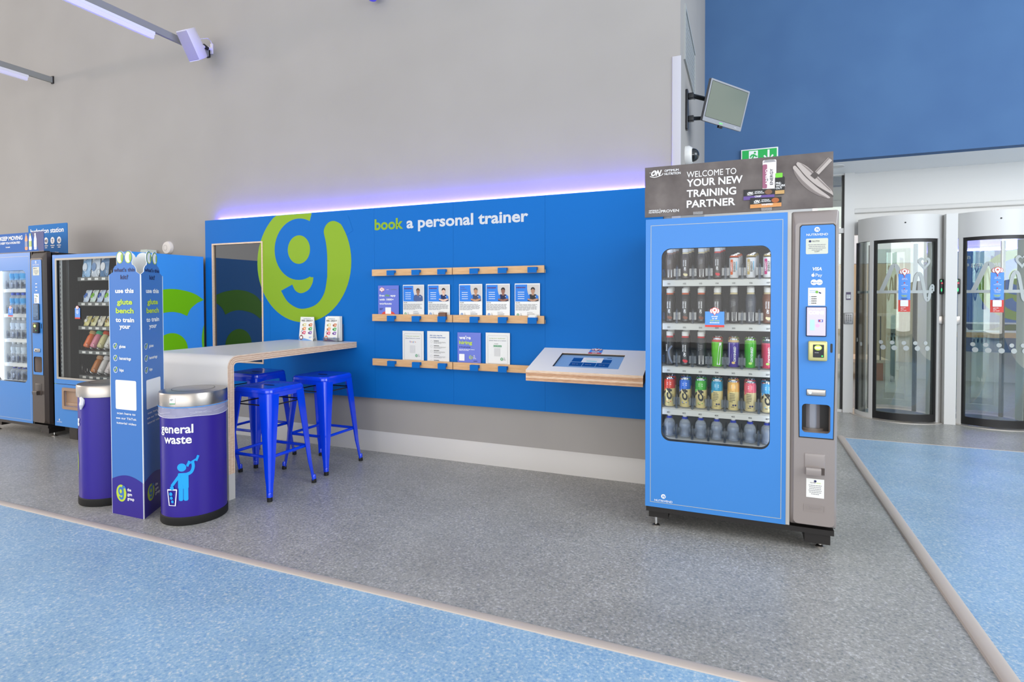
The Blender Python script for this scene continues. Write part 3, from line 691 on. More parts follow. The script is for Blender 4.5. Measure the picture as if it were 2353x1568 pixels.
# ---- leaflet stand-ups on the counter
def leaflet(name, label, x0, x1, y, yb, h, foot, badge, holder):
    t = thing(name, label, 'leaflets', ((x0+x1)/2, y, ct), 'hydration leaflets on the counter')
    b = MB(); lean = .022; yt = y+lean
    ff = lambda u, v, l: (u, y+lean*v/h-l, ct+v)
    b.add([ff(x0, 0, 0), ff(x1, 0, 0), ff(x1-.004, h, 0), ff(x0+.004, h, 0), ff(x0, 0, -.003), ff(x1, 0, -.003), ff(x1-.004, h, -.003), ff(x0+.004, h, -.003)], [(0, 1, 2, 3), (7, 6, 5, 4), (0, 4, 5, 1), (1, 5, 6, 2), (2, 6, 7, 3), (3, 7, 4, 0)], PAPER); b.build('front_sheet', t)
    if holder:
        b = MB()
        for i in range(5): b.box(x0+.02+.004*i, x1+.012+.002*i, y+.024+.005*i, y+.027+.005*i, ct+.004, ct+h+.006, PAPER)
        b.build('leaflet_stack', t)
        b = MB(); b.box(x0-.004, x1+.03, y-.006, y-.004, ct, ct+.035, DIVG); b.box(x0-.004, x1+.03, y-.006, yb, ct, ct+.003, DIVG); b.box(x0, x1+.03, yb-.003, yb, ct, ct+h*.7, DIVG); b.build('acrylic_holder', t)
    else:
        b = MB(); b.add([(x0, yb, ct), (x1, yb, ct), (x1-.004, yt, ct+h), (x0+.004, yt, ct+h), (x0, yb+.002, ct), (x1, yb+.002, ct), (x1-.004, yt+.002, ct+h), (x0+.004, yt+.002, ct+h)], [(3, 2, 1, 0), (4, 5, 6, 7), (0, 1, 5, 4), (1, 2, 6, 5), (3, 0, 4, 7)], PAPER); b.build('back_sheet', t)
        b = MB(); b.add([(x1-.001, y, ct+.002), (x1-.001, (y+yb)/2, ct+.03), (x1-.001, yb, ct+.002), (x0, y, ct+.002), (x0, (y+yb)/2, ct+.03), (x0, yb, ct+.002)], [(0, 1, 4, 3), (1, 2, 5, 4)], PAPER); b.build('fold', t)
    cv = CV(ff); w = x1-x0
    cv.text('HYDRATE &', x0+w*.5, h*.9, M('print_steelblue', (70, 110, 150)), .009, w=w*.5, al='c'); cv.text('FEEL GREAT!', x0+w*.5, h*.81, PRK, .014, w=w*.78, al='c', bold=.015, shear=.2)
    cols = [(226, 214, 150), (206, 120, 70), (240, 150, 70), (70, 170, 80), (230, 70, 110), (130, 90, 170)]
    for i, c in enumerate(cols):
        u, v = x0+w*(.34 if i % 2 == 0 else .78), h*(.67-.165*(i//2)); m = M(f'print_pouch_{i}', c)
        cv.poly([(u-.016, v-.014), (u+.014, v-.014), (u+.02, v+.012), (u-.008, v+.014)], m, 2); cv.ell(u-.016, v-.002, .007, .008, M(f'print_fruit_{i}', tuple(int(k*.7) for k in c)), 3); cv.ell(u+.004, v, .006, .005, PRW, 3)
    cv.line([(x0+w*.12, h*.36), (x0+w*.2, h*.42), (x0+w*.32, h*.47)], .004, M('print_steelblue', (70, 110, 150)), 2)
    cv.line([(x0+w*.15, h*.22), (x0+w*.22, h*.32), (x0+w*.3, h*.34), (x0+w*.4, h*.24)], .003, PRG, 2)
    cv.poly([(x0+.002, .001), (x1-.002, .001), (x1*.45+x0*.55, h*.09), (x0+.002, h*.13)], M('print_foot_'+name+str(holder), foot), 2)
    m = M('print_badge'+str(holder), badge); cv.ell(x0+w*.17, h*.13, w*.13, h*.1, m, 3); cv.rr(x0+w*.09, h*.08, x0+w*.25, h*.18, .004, PRW, 4)
    cv.micro(x0+w*.72, h*.15, w*.2, 2, .008, PRB, 2, .5); cv.build('printed_graphics', t)
leaflet('leaflet_tent', 'white folded hydration leaflet standing as a tent, nearer the lime badge', -3.706, -3.546, 3.955, 4.008, .212, (110, 160, 220), (120, 50, 50), False)
leaflet('leaflet_holder', 'white hydration leaflets stacked in a clear holder near the counter end', -3.424, -3.28, 3.955, 4.008, .215, (130, 90, 160), (220, 110, 60), True)

# ================================================================== stools
def make_stool(label):
    t = thing('bar_stool', label, 'stool', (0, 0, 0), 'blue metal stools at the counter')
    H = .728
    def rr(h, z, r): return [(x, y, z) for x, y in rrect(-h, -h, h, h, r, 6)]
    rings = [rr(.166, H-.062, .045), rr(.17, H-.03, .048), rr(.172, H-.028, .05), rr(.170, H-.012, .05), rr(.160, H-.001, .045), rr(.150, H, .04), rr(.12, H-.004, .03)]
    b = MB(); n = len(rings[0])
    for A, B in zip(rings, rings[1:]): b.add(A+B, [(k, (k+1) % n, n+(k+1) % n, n+k) for k in range(n)], STOOLB)
    b.add(rings[-1], [list(range(n))], STOOLB); b.add(rr(.16, H-.05, .04), [list(range(n))[::-1]], STOOLB); b.build('seat', t)
    CV(lambda u, v, l: (u, v, H-.004+l)).rr(-.045, -.011, .045, .011, .011, BLACK, 2).build('grip_slot', t)
    for sx in (-1, 1):
        for sy in (-1, 1):
            b = MB(); lv = []
            for z, p, w in ((H-.035, .168, .088), (H-.10, .173, .085), (.42, .186, .066), (.16, .200, .042), (.10, .205, .032), (.045, .21, .028), (.022, .213, .027)):
                pr = [(0-w, 0), (-.38*w, 0), (-.12*w, -.10*w), (-.10*w, -.12*w), (0, -.38*w), (0, -w)]
                inn = [(-.006, -w), (-.006-.05*w, -.4*w), (-.2*w, -.2*w), (-.4*w, -.006-.05*w), (-w, -.006)]
                lv.append([(sx*(p+a), sy*(p+c), z) for a, c in pr+inn])
            m = len(lv[0])
            for A, B in zip(lv, lv[1:]):
                f = [(k, (k+1) % m, m+(k+1) % m, m+k) for k in range(m)]
                b.add(A+B, f if sx*sy > 0 else [q[::-1] for q in f], STOOLB)
            c = .10*.05
            b.tube([(sx*(.194-c), sy*(.194-c), .15), (sx*(.189-c), sy*(.189-c), .29)], [.005, .005], STOOLB, 8)
            g = b.build('leg', t)
            b = MB(); b.lathe([(.017, 0), (.017, .02), (.0155, .028)], (sx*.205, sy*.205, 0), RUB, 14); b.build('rubber_foot', g)
            b = MB(); b.lathe([(.0150, .018), (.0150, .05), (.011, .06)], (sx*.205, sy*.205, 0), STOOLB, 14); b.build('foot_sleeve', g)
    q, z = .176, .275
    for A, B in (((-q, -q), (q, -q)), ((q, -q), (q, q)), ((q, q), (-q, q)), ((-q, q), (-q, -q))):
        b = MB(); b.tube([(A[0]*.97, A[1]*.97, z), (B[0]*.97, B[1]*.97, z)], [.011]+[.011], STOOLB, 8); b.build('footrest_bar', t)
        b = MB(); b.tube([(A[0]*.88, A[1]*.88, H-.115), (B[0]*.88, B[1]*.88, H-.115)], .0045, DARKM, 8); b.build('upper_rod', t)
    return t
st = make_stool('blue metal stool standing frontmost, in front of the other stools')
st.location = (-3.065, 2.985, 0)
dup(st, (-3.095, 3.56, 0), 'blue metal stool nearest the blue panel, under the far end of the counter')
dup(st, (-3.735, 3.50, 0), 'blue metal stool behind the frontmost one, half hidden under the counter')
dup(st, (-3.765, 2.97, 0), 'blue metal stool hidden behind the white counter end, one leg showing')

# ================================================================== bins
def make_bin(cx, cy, label, kind):
    t = thing('waste_bin', label, 'bin', (cx, cy, 0), 'purple bins beside the display column')
    b = MB(); b.lathe([(.180, 0), (.183, .005), (.183, .045), (.178, .05)], (cx, cy, 0), RUB, 48); b.build('base_ring', t)
    b = MB(); b.lathe([(.178, .046), (.178, .70), (.17, .705)], (cx, cy, 0), NAVY, 64); b.build('drum', t)
    b = MB(); b.lathe([(.182, .698), (.186, .70), (.186, .765), (.182, .774), (.165, .776), (.11, .781), (.0, .784)], (cx, cy, 0), STEEL, 64); l = b.build('lid', t)
    CV(lambda u, v, d: (cx+u, cy+v, .7805+d)).ringe(0, 0, .118, .003, BLACK, 1).build('flap_seam', l)
    r = .1782
    ang = math.atan2(-cx, cy)         # towards the camera
    def fn(u, v, o): a = math.atan2(-cy, -cx)+u/r; return (cx+(r+o)*math.cos(a), cy+(r+o)*math.sin(a), v)
    cv = CV(fn, .0012)
    if kind == 'general':
        cv.text('general', -.106, .545, PRW, .050, w=.205, al='c', bold=.022); cv.text('waste', -.095, .484, PRW, .050, w=.166, al='c', bold=.022)
        o = -.080
        cv.raw = lambda u, v, d: fn(o+(u-o)*1.12, .147+(v-.225)*1.31, d)
        cv.ell(o+.012, .375, .022, .018, CYAN, 1)
        cv.rr(o-.004, .225, o+.018, .30, .008, CYAN); cv.rr(o+.020, .225, o+.042, .30, .008, CYAN); cv.rr(o-.006, .28, o+.044, .35, .006, CYAN, 2)
        cv.line([(o+.004, .342), (o-.022, .312), (o-.042, .29)], .014, CYAN, 2)
        cv.line(spline([(o+.03, .342), (o+.056, .352), (o+.066, .376), (o+.062, .40)], 4), .014, CYAN, 2)
        cv.line([(o+.036, .385), (o+.088, .412)], .008, CYAN, 3)
        for q in (.042, .082): cv.poly([(o+q-.008, .378+(q-.036)*.52), (o+q+.002, .374+(q-.036)*.52), (o+q+.012, .398+(q-.036)*.52), (o+q+.002, .402+(q-.036)*.52)], CYAN, 4)
        L = [(o-.064, .274), (o-.012, .276), (o-.02, .205), (o-.054, .205)]
        cv.line(L+[L[0], L[1]], .006, PRW, 5)
        for k, (a, z) in enumerate(((-.038, .283), (-.045, .256), (-.042, .238), (-.036, .222))): cv.ell(o+a, z, .011-.0013*k, .009-.001*k, CYAN, 4)
        cv.raw = fn
    else:
        cv.text('g', -.245, .53, PRW, .046, bold=.04)
        cv.poly(ellipse(-.262, .27, .02, .075, 20), PRL, 1)
    cv.build('printed_graphics', t)
    if kind == 'general':
        BAG = M('bin_bag', (226, 224, 234), .3); BAG.node_tree.nodes['Principled BSDF'].inputs['Alpha'].default_value = .42; BAG2 = M('bag_fold', (214, 212, 226), .3)
        b = MB(); N = 72
        P = [[(.1828+.002*math.sin(k*2.3+j*1.7)+.0014*math.sin(k*5.1+j), .70-.016*j-.004*math.sin(k*.35+1) if j else .702) for k in range(N)] for j in range(5)]
        vs = [(cx+r_*math.cos(2*PI*k/N), cy+r_*math.sin(2*PI*k/N), z) for row in P for k, (r_, z) in enumerate(row)]
        b.add(vs, [(j*N+k, (j+1)*N+k, (j+1)*N+(k+1) % N, j*N+(k+1) % N) for j in range(4) for k in range(N)], BAG); g = b.build('bin_liner', t)
        b = MB()
        for j in range(9):
            a0 = random.uniform(-2.4, 0); z0 = random.uniform(.645, .69); dz = random.uniform(-.02, .02)
            b.tube([(cx+.1865*math.cos(a0+.12*q), cy+.1865*math.sin(a0+.12*q), z0+dz*q/4) for q in range(5)], .0009, BAG2, 5)
        b.tube([(cx+.1845*math.cos(2*PI*k/60), cy+.1845*math.sin(2*PI*k/60), .637-.004*math.sin(k*.42+1)) for k in range(61)], .0016, BAG2, 6)
        b.tube([(cx+.1865*math.cos(2*PI*k/60), cy+.1865*math.sin(2*PI*k/60), .694) for k in range(61)], .0016, CYAN, 6); b.build('liner_folds', g)
        a = math.atan2(-cy, -cx)-.62; b = MB()
        q = CV(lambda u, v, o: (cx+(.1865+o)*math.cos(a+u/.1865), cy+(.1865+o)*math.sin(a+u/.1865), v)); q.rect(-.017, .715, .017, .752, PRW); q.rect(-.017, .715, .017, .72, M('logo_teal', (46, 150, 84)), 2); q.micro(-.013, .742, .024, 2, .006, PRK, 2, .4); q.build('label_sticker', l)
    else:
        a = math.atan2(-cy, -cx)-1.02; b = MB()
        base = Vector((cx+.181*math.cos(a), cy+.181*math.sin(a), .70)); o2 = Vector((math.cos(a), math.sin(a), 0)); s2 = Vector((-o2.y, o2.x, 0))
        b.tube([base, base+s2*.012-Vector((0, 0, .02)), base+o2*.008+s2*.014-Vector((0, 0, .045)), base+o2*.006+s2*.002-Vector((0, 0, .075))], [.012, .016, .014, .005], M('bag_white', (226, 224, 226), .5), 8); b.build('bin_liner', t)
    return t
make_bin(-3.117, 2.44, 'purple general waste bin with bin bag, right of the display column', 'general')
make_bin(-3.90, 2.445, 'purple bin left of the display column with a tuft of white bag', 'other')

# ================================================================== three sided display column
A_, L_, R_ = Vector((-3.331, 2.268, 0)), Vector((-3.616, 2.263, 0)), Vector((-3.478, 2.512, 0))
t = thing('display_column', 'blue three-sided cardboard column with big eyes about the glute bench', 'display', ((A_+L_+R_)/3)[:])
COLB = M('column_blue', (68, 119, 188), .4, spec=.3); COLW = M('column_white', (236, 238, 234), .6); COLN = M('column_navy', (46, 28, 138), .4)
def face(P, Q, name, printed=True):
    d = (Q-P).normalized(); w = (Q-P).length; n = Vector((d.y, -d.x, 0))
    if (P-(A_+L_+R_)/3).dot(n) < 0: n = -n
    fn = lambda u, v, l: P+d*u+n*l+Vector((0, 0, v))
    sh = [(0, 0), (w, 0), (w, 1.472), (w*.86, 1.492), (w*.85, 1.512), (w*.80, 1.528), (w*.74, 1.535)]
    e1 = [(w*.63+.036*math.cos(a), 1.58+.041*math.sin(a)) for a in [-.75+(PI+.55)*k/12 for k in range(13)]]
    e2 = [(w*.37+.036*math.cos(a), 1.58+.041*math.sin(a)) for a in [.35+(PI+.45)*k/12 for k in range(13)]]
    sh += e1+e2+[(w*.26, 1.535), (w*.20, 1.528), (w*.15, 1.512), (w*.14, 1.492), (0, 1.474)]
    b = MB(); b.prism(sh, fn, 0, -.004, COLB, COLW, back=False); b.add([fn(a, z, -.004) for a, z in sh], [list(range(len(sh)))[::-1]], COLW); o = b.build(name, t)
    if not printed: return
    cv = CV(fn, .0007)
    cv.poly([(0, 0), (w, 0), (w, .215)]+[(w*(1-k/14), .215+.034*math.sin(PI*k/14)) for k in range(1, 14)]+[(0, .215)], COLN)
    for u in (.37, .63):
        cv.ell(w*u, 1.58, .030, .036, PRL, 1); cv.ell(w*u, 1.58, .025, .031, PRW, 2)
        cv.poly([(w*u+.025*math.cos(a), 1.578+.031*math.sin(a)) for a in [-.9+1.8*k/10 for k in range(11)]]+[(w*u+.012+.004*math.cos(a)*-1, 1.578+.02*math.sin(a)) for a in [.9-1.8*k/6 for k in range(7)]], M('iris_green', (160, 190, 90), .5), 3)
    for s, z, m, h, ww in (("what's this", 1.494, PRN, .022, .66), ('kit?', 1.448, PRN, .026, .24), ('use this', 1.365, PRW, .026, .58), ('glute', 1.295, PRL, .030, .48), ('bench', 1.242, PRL, .030, .56), ('to train', 1.188, PRW, .026, .58), ('your', 1.148, PRW, .026, .34)):
        cv.text(s, w/2, z, m, h, w=w*ww, al='c', bold=.02 if m == PRN else .035)
    for s, z in (('glutes', 1.03), ('hamstrings', .957), ('hips', .885)):
        cv.text(s, w*.31, z, PRW, .017, bold=.03); cv.ringe(w*.18, z+.008, .019, .003, PRW, 1); cv.line([(w*.14, z+.01), (w*.17, z-.002), (w*.235, z+.026)], .006, PRL, 3)
    cv.rr(w*.17, .652, w*.82, .832, .010, PRW)
    for i, s in enumerate(('scan here to', 'see our TikTok', 'tutorial video')): cv.text(s, w/2, .622-.030*i, PRW, .013, w=w*(.58, .64, .62)[i], al='c', bold=.02)
    glogo(cv, w*.31, .135, .052, PRL, COLB, 2, asp=.86); gymname(cv, w*.5, .155, .0175, PRW, 2, .03)
    cv.build('printed_graphics', o)
face(L_, A_, 'front_panel'); face(A_, R_, 'side_panel'); face(R_, L_, 'back_panel', False)

# ================================================================== lamps, speaker
RAIL = M('galvanised_rail', (150, 152, 146), .45, metal=.3)
def track(x, z, y0, label):
    b = MB(); b.box(x-.012, x+.012, y0, YW-.012, z-.032, z-.028, RAIL); b.box(x-.014, x-.010, y0, YW-.012, z-.032, z+.032, RAIL); b.box(x+.010, x+.014, y0, YW-.012, z-.032, z+.032, RAIL)
    b.box(x-.02, x+.02, YW-.012, YW, z-.04, z+.045, DARKM); tag(b.build('lighting_track'), label, 'rail', 'steel lighting tracks')
def batten(x, z, y0, y1, label):
    t = thing('batten_lamp', label, 'lamp', (x, (y0+y1)/2, z-.07), 'strip lamps under the tracks')
    MB().rbox(x-.022, x+.022, y0, y1, z-.03, z, M('lamp_white', (232, 232, 236), .4), .003, 1).build('housing', t)
    b = MB(); P = [(-.022, 0), (.022, 0), (.02, -.02), (.012, -.034), (-.012, -.034), (-.02, -.02)]
    b.prism(P, lambda a, c, d: (x+a, d, z-.03+c), y0+.01, y1-.01, M('lamp_diffuser', (216, 213, 230), .4, emit=.2)); b.build('diffuser', t)
track(-4.917, 3.757, .5, 'grey steel track ending behind the white speaker'); batten(-4.917, 3.7245, 1.2, 3.50, 'white strip lamp on the track leading to the speaker')
track(-7.43, 3.866, .5, 'grey steel track ending left of the speaker'); batten(-7.43, 3.8335, 1.2, 3.815, 'white strip lamp at the upper left edge')
# ---- speaker
SPM = Matrix.Translation((-4.812, 3.802, 3.722)) @ Matrix.Rotation(.398, 4, 'Z') @ Matrix.Rotation(.559, 4, 'X') @ Matrix.Rotation(-.18, 4, 'Y')
t = thing('loudspeaker', 'pale lilac-white loudspeaker mounted high on the wall at a steep tilt', 'speaker', SPM.translation[:])
SPK = M('speaker_white', (220, 216, 226), .4); GRL = M('speaker_grille', (156, 150, 166), .5)
def tb(mb, mat4):
    mb.v = [mat4 @ v for v in mb.v]; return mb
P = [(-.0595, -.07), (-.05, -.092), (.05, -.092), (.0595, -.075), (.0595, .03), (.045, .092), (-.045, .092), (-.0595, .03)]
b = MB(); rr_ = []
for z, k in ((-.132, .9), (-.126, 1), (0, 1.04), (.126, 1), (.132, .9)): rr_.append([(x*k, y*k if y > 0 else y, z) for x, y in P])
for A, B in zip(rr_, rr_[1:]): b.add(A+B, [(k, (k+1) % 8, 8+(k+1) % 8, 8+k) for k in range(8)], SPK)
b.add(rr_[0], [list(range(8))[::-1]], SPK); b.add(rr_[-1], [list(range(8))], SPK); tb(b, SPM).build('cabinet', t, smooth=50)
b = MB(); b.rbox(-.05, .05, -.097, -.088, -.125, .125, GRL, .004); tb(b, SPM).build('grille', t)
b = MB(); b.box(-4.885, -4.858, YW-.012, YW, 3.745, 3.845, SPK); b.tube([(-4.872, YW-.005, 3.79), (-4.872, 4.0, 3.79), SPM @ Vector((0, .09, -.02))], .014, SPK, 8); b.tube([(-4.865, 4.01, 3.775), (-4.865, 3.96, 3.79)], .018, BLACK, 8); b.build('wall_bracket', t)
b = MB(); b.tube([(SPM @ Vector((.03, .09, .03))), (-4.83, 3.98, 3.86), (-4.86, 4.04, 3.86), (-4.868, YW, 3.83)], .004, SPK, 6); b.build('cable', t)
b = MB(); b.lathe([(.0, -.03), (.03, -.025), (.045, 0), (.045, .06), (.03, .09)], (-2.9, 3.98, 3.865), M('violet_plastic', (92, 84, 190), .4), 16)
tag(b.build('ceiling_fitting'), 'small violet fitting at the top edge above the lime badge', 'lamp')
# ---- small devices on the back wall
t = thing('smoke_detector', 'round white alarm disc on the wall above the snack machine', 'alarm', (-5.525, YW, 1.86))
b = MB(); b.lathe([(.068, 0), (.068, .012), (.06, .03), (.03, .034), (0, .034)], (-5.525, YW, 1.856), M('alarm_white', (226, 220, 214), .45), 36, 'y'); b.build('housing', t)
cv = CV(front(YW-.036)); cv.ringe(-5.535, 1.856, .028, .002, PRG); cv.build('ring_mark', t)
b = MB(); b.prism([(-5.79, 1.752), (-5.65, 1.752), (-5.67, 1.835), (-5.765, 1.835)], lambda a, z, d: (a, d, z), 3.93, 4.03, M('box_green_white', (206, 216, 206), .5))
tag(b.build('junction_box'), 'small pale green box on top of the snack machine', 'box')
# ---- monitor on its arm
yw, tl, rl = .941, .251, -.035
r0 = Vector((math.cos(yw), math.sin(yw), 0)); n0 = Vector((math.sin(yw), -math.cos(yw), 0)); n2 = math.cos(tl)*n0-math.sin(tl)*Vector((0, 0, 1))
u0 = r0.cross(-n2); rr0 = math.cos(rl)*r0+math.sin(rl)*u0; uu0 = math.cos(rl)*u0-math.sin(rl)*r0; MC = Vector((-.126, 4.594, 2.785))
MF = lambda a, z, d: MC+rr0*a+uu0*z-n2*d
t = thing('monitor', 'small grey flat monitor tilted down on a black wall arm', 'monitor', MC[:])
MG = M('monitor_grey', (150, 152, 158), .35)
b = MB(); b.prism(rrect(-.225, -.15, .225, .15, .006, 2), MF, 0, .022, MG, M('monitor_side', (84, 84, 88), .4)); b.prism(rrect(-.17, -.11, .17, .11, .03, 3), MF, .022, .05, BLACK); b.build('housing', t)
cv = CV(lambda u, v, l: MF(u, v, -l)); cv.rect(-.210, -.118, .210, .138, BLACK); cv.rect(-.208, -.116, .207, .135, M('monitor_panel', (112, 120, 108), .14, spec=.6), 2)
cv.text('neon', -.02, -.14, M('monitor_mark', (120, 220, 130), .5, emit=.4), .014, al='c', l=2, bold=.03); cv.text('samtec', .15, -.137, PRW, .007, al='c', l=2); cv.build('display', t)
b = MB(); b.rbox(-.02, .02, 0, .02, 0, .02, BLACK, .003); b.v = [MF(v.x-.01, v.z-.168, v.y) for v in b.v]; b.build('sensor', t)
ARM = M('arm_black', (40, 42, 46), .35, metal=.3)
b = MB(); b.rbox(XR, XR+.018, 4.44, 4.50, 2.60, 2.90, ARM, .006); b.build('wall_plate', t)
bk = MF(0, 0, .05); b = MB()
b.rbox(XR+.018, XR+.06, 4.445, 4.495, 2.83, 2.87, ARM, .006); b.rbox(XR+.018, XR+.06, 4.445, 4.495, 2.66, 2.70, ARM, .006)
b.tube([(XR+.05, 4.47, 2.85), (bk.x-.01, bk.y+.02, 2.83)], .017, ARM, 8); b.tube([(XR+.05, 4.47, 2.68), (bk.x-.01, bk.y+.02, 2.715)], .015, ARM, 8)
b.tube([(bk.x-.01, bk.y+.02, 2.70), (bk.x-.01, bk.y+.02, 2.85)], .016, ARM, 10); b.build('swing_arm', t)
# ---- dome camera, vent, exit sign, keypad
t = thing('dome_camera', 'white dome security camera low on the white return wall', 'camera', (XR, 4.47, 2.41))
b = MB(); b.lathe([(.072, 0), (.072, .03), (.058, .05), (.0, .05)], (XR, 4.47, 2.405), M('camera_white', (228, 228, 226), .35), 32, 'x'); b.build('base', t)
b = MB(); b.lathe([(.05, .05)]+[(.05*math.cos(a), .055+.045*math.sin(a)) for a in [PI/2*k/8 for k in range(9)]], (XR, 4.47, 2.405), M('camera_dome', (70, 72, 74), .05, metal=.6), 32, 'x'); b.build('dome', t)
t = thing('vent_grille', 'grey slatted vent grille high on the white return wall', 'vent', (XR, 4.76, 3.07))
VG = M('vent_grey', (168, 170, 168), .5)
b = MB(); b.ring(rrect(4.33, 3.09, 5.19, 3.445, .002, 1), rrect(4.30, 3.066, 5.215, 3.47, .002, 1), (4.76, 3.27), lambda a, z, d: (XR+d, a, z), .014, 0, VG); b.build('frame', t)
b = MB(); b.box(XR+.001, XR+.003, 4.33, 5.19, 3.09, 3.445, M('vent_back', (140, 142, 140), .6))
for k in range(10): b.box(XR+.003, XR+.008, 4.33, 5.19, 3.094+k*.035, 3.118+k*.035, VG)
b.build('slats', t)
t = thing('exit_sign', 'green and white running man exit sign on the blue wall', 'sign', (.149, YB, 2.76))
EG = M('exit_green', (0, 164, 74), .4, emit=.15)
MB().rbox(-.034, .332, YB-.03, YB, 2.752, 2.936, PRW, .004).build('case', t)
cv = CV(front(YB-.0305)); cv.rect(-.022, 2.764, .320, 2.924, EG)
cv.rect(.045, 2.775, .135, 2.915, PRW, 2); cv.ell(.105, 2.893, .011, .011, EG, 3)
for L in ([(.098, 2.875), (.083, 2.835), (.105, 2.80), (.10, 2.777)], [(.083, 2.835), (.07, 2.81), (.05, 2.805)], [(.098, 2.873), (.072, 2.868), (.06, 2.845)], [(.10, 2.87), (.118, 2.85), (.13, 2.855)]): cv.line(L, .016, EG, 3)
cv.rect(.229, 2.83, .249, 2.915, PRW, 2); cv.line([(.195, 2.855), (.239, 2.80), (.283, 2.855)], .018, PRW, 2); cv.build('pictogram', t)
t = thing('downlight', 'round recessed ceiling light in the white soffit', 'lamp', (.93, 7.01, ZB))
b = MB(); b.lathe([(.075, 0), (.075, -.006), (.062, -.006)], (.925, 7.01, ZB), WHITE, 32); b.build('bezel', t)
b = MB(); b.lathe([(.06, -.003), (0, -.003)], (.925, 7.01, ZB), M('downlight_glow', (255, 250, 240), .4, emit=4), 32); b.build('diffuser', t)
t = thing('keypad', 'grey metal door keypad on the white post', 'keypad', (1.112, 7.44, 1.02))
MB().rbox(1.068, 1.160, 7.425, 7.44, 1.022, 1.15, M('keypad_metal', (150, 150, 150), .35, metal=.5), .006).build('housing', t)
cv = CV(front(7.425))
for i in range(4):
    for j in range(3): cv.rr(1.086+.021*j, 1.115-.02*i, 1.100+.021*j, 1.128-.02*i, .002, M('keypad_key', (104, 104, 106), .4))
cv.micro(1.095, 1.04, .04, 1, .006, PRK, 2, .6); cv.build('keys', t)
t = thing('access_reader', 'small dark label plate on the white post above the keypad', 'sign', (1.112, 7.44, 1.30))
MB().box(1.089, 1.136, 7.434, 7.44, 1.30, 1.388, M('plate_plum', (84, 72, 104), .4)).build('plate', t)
cv = CV(front(7.434)); cv.rect(1.093, 1.315, 1.132, 1.36, PRW); cv.micro(1.096, 1.35, .03, 3, .012, PRG, 2, .4); cv.build('printed_graphics', t)

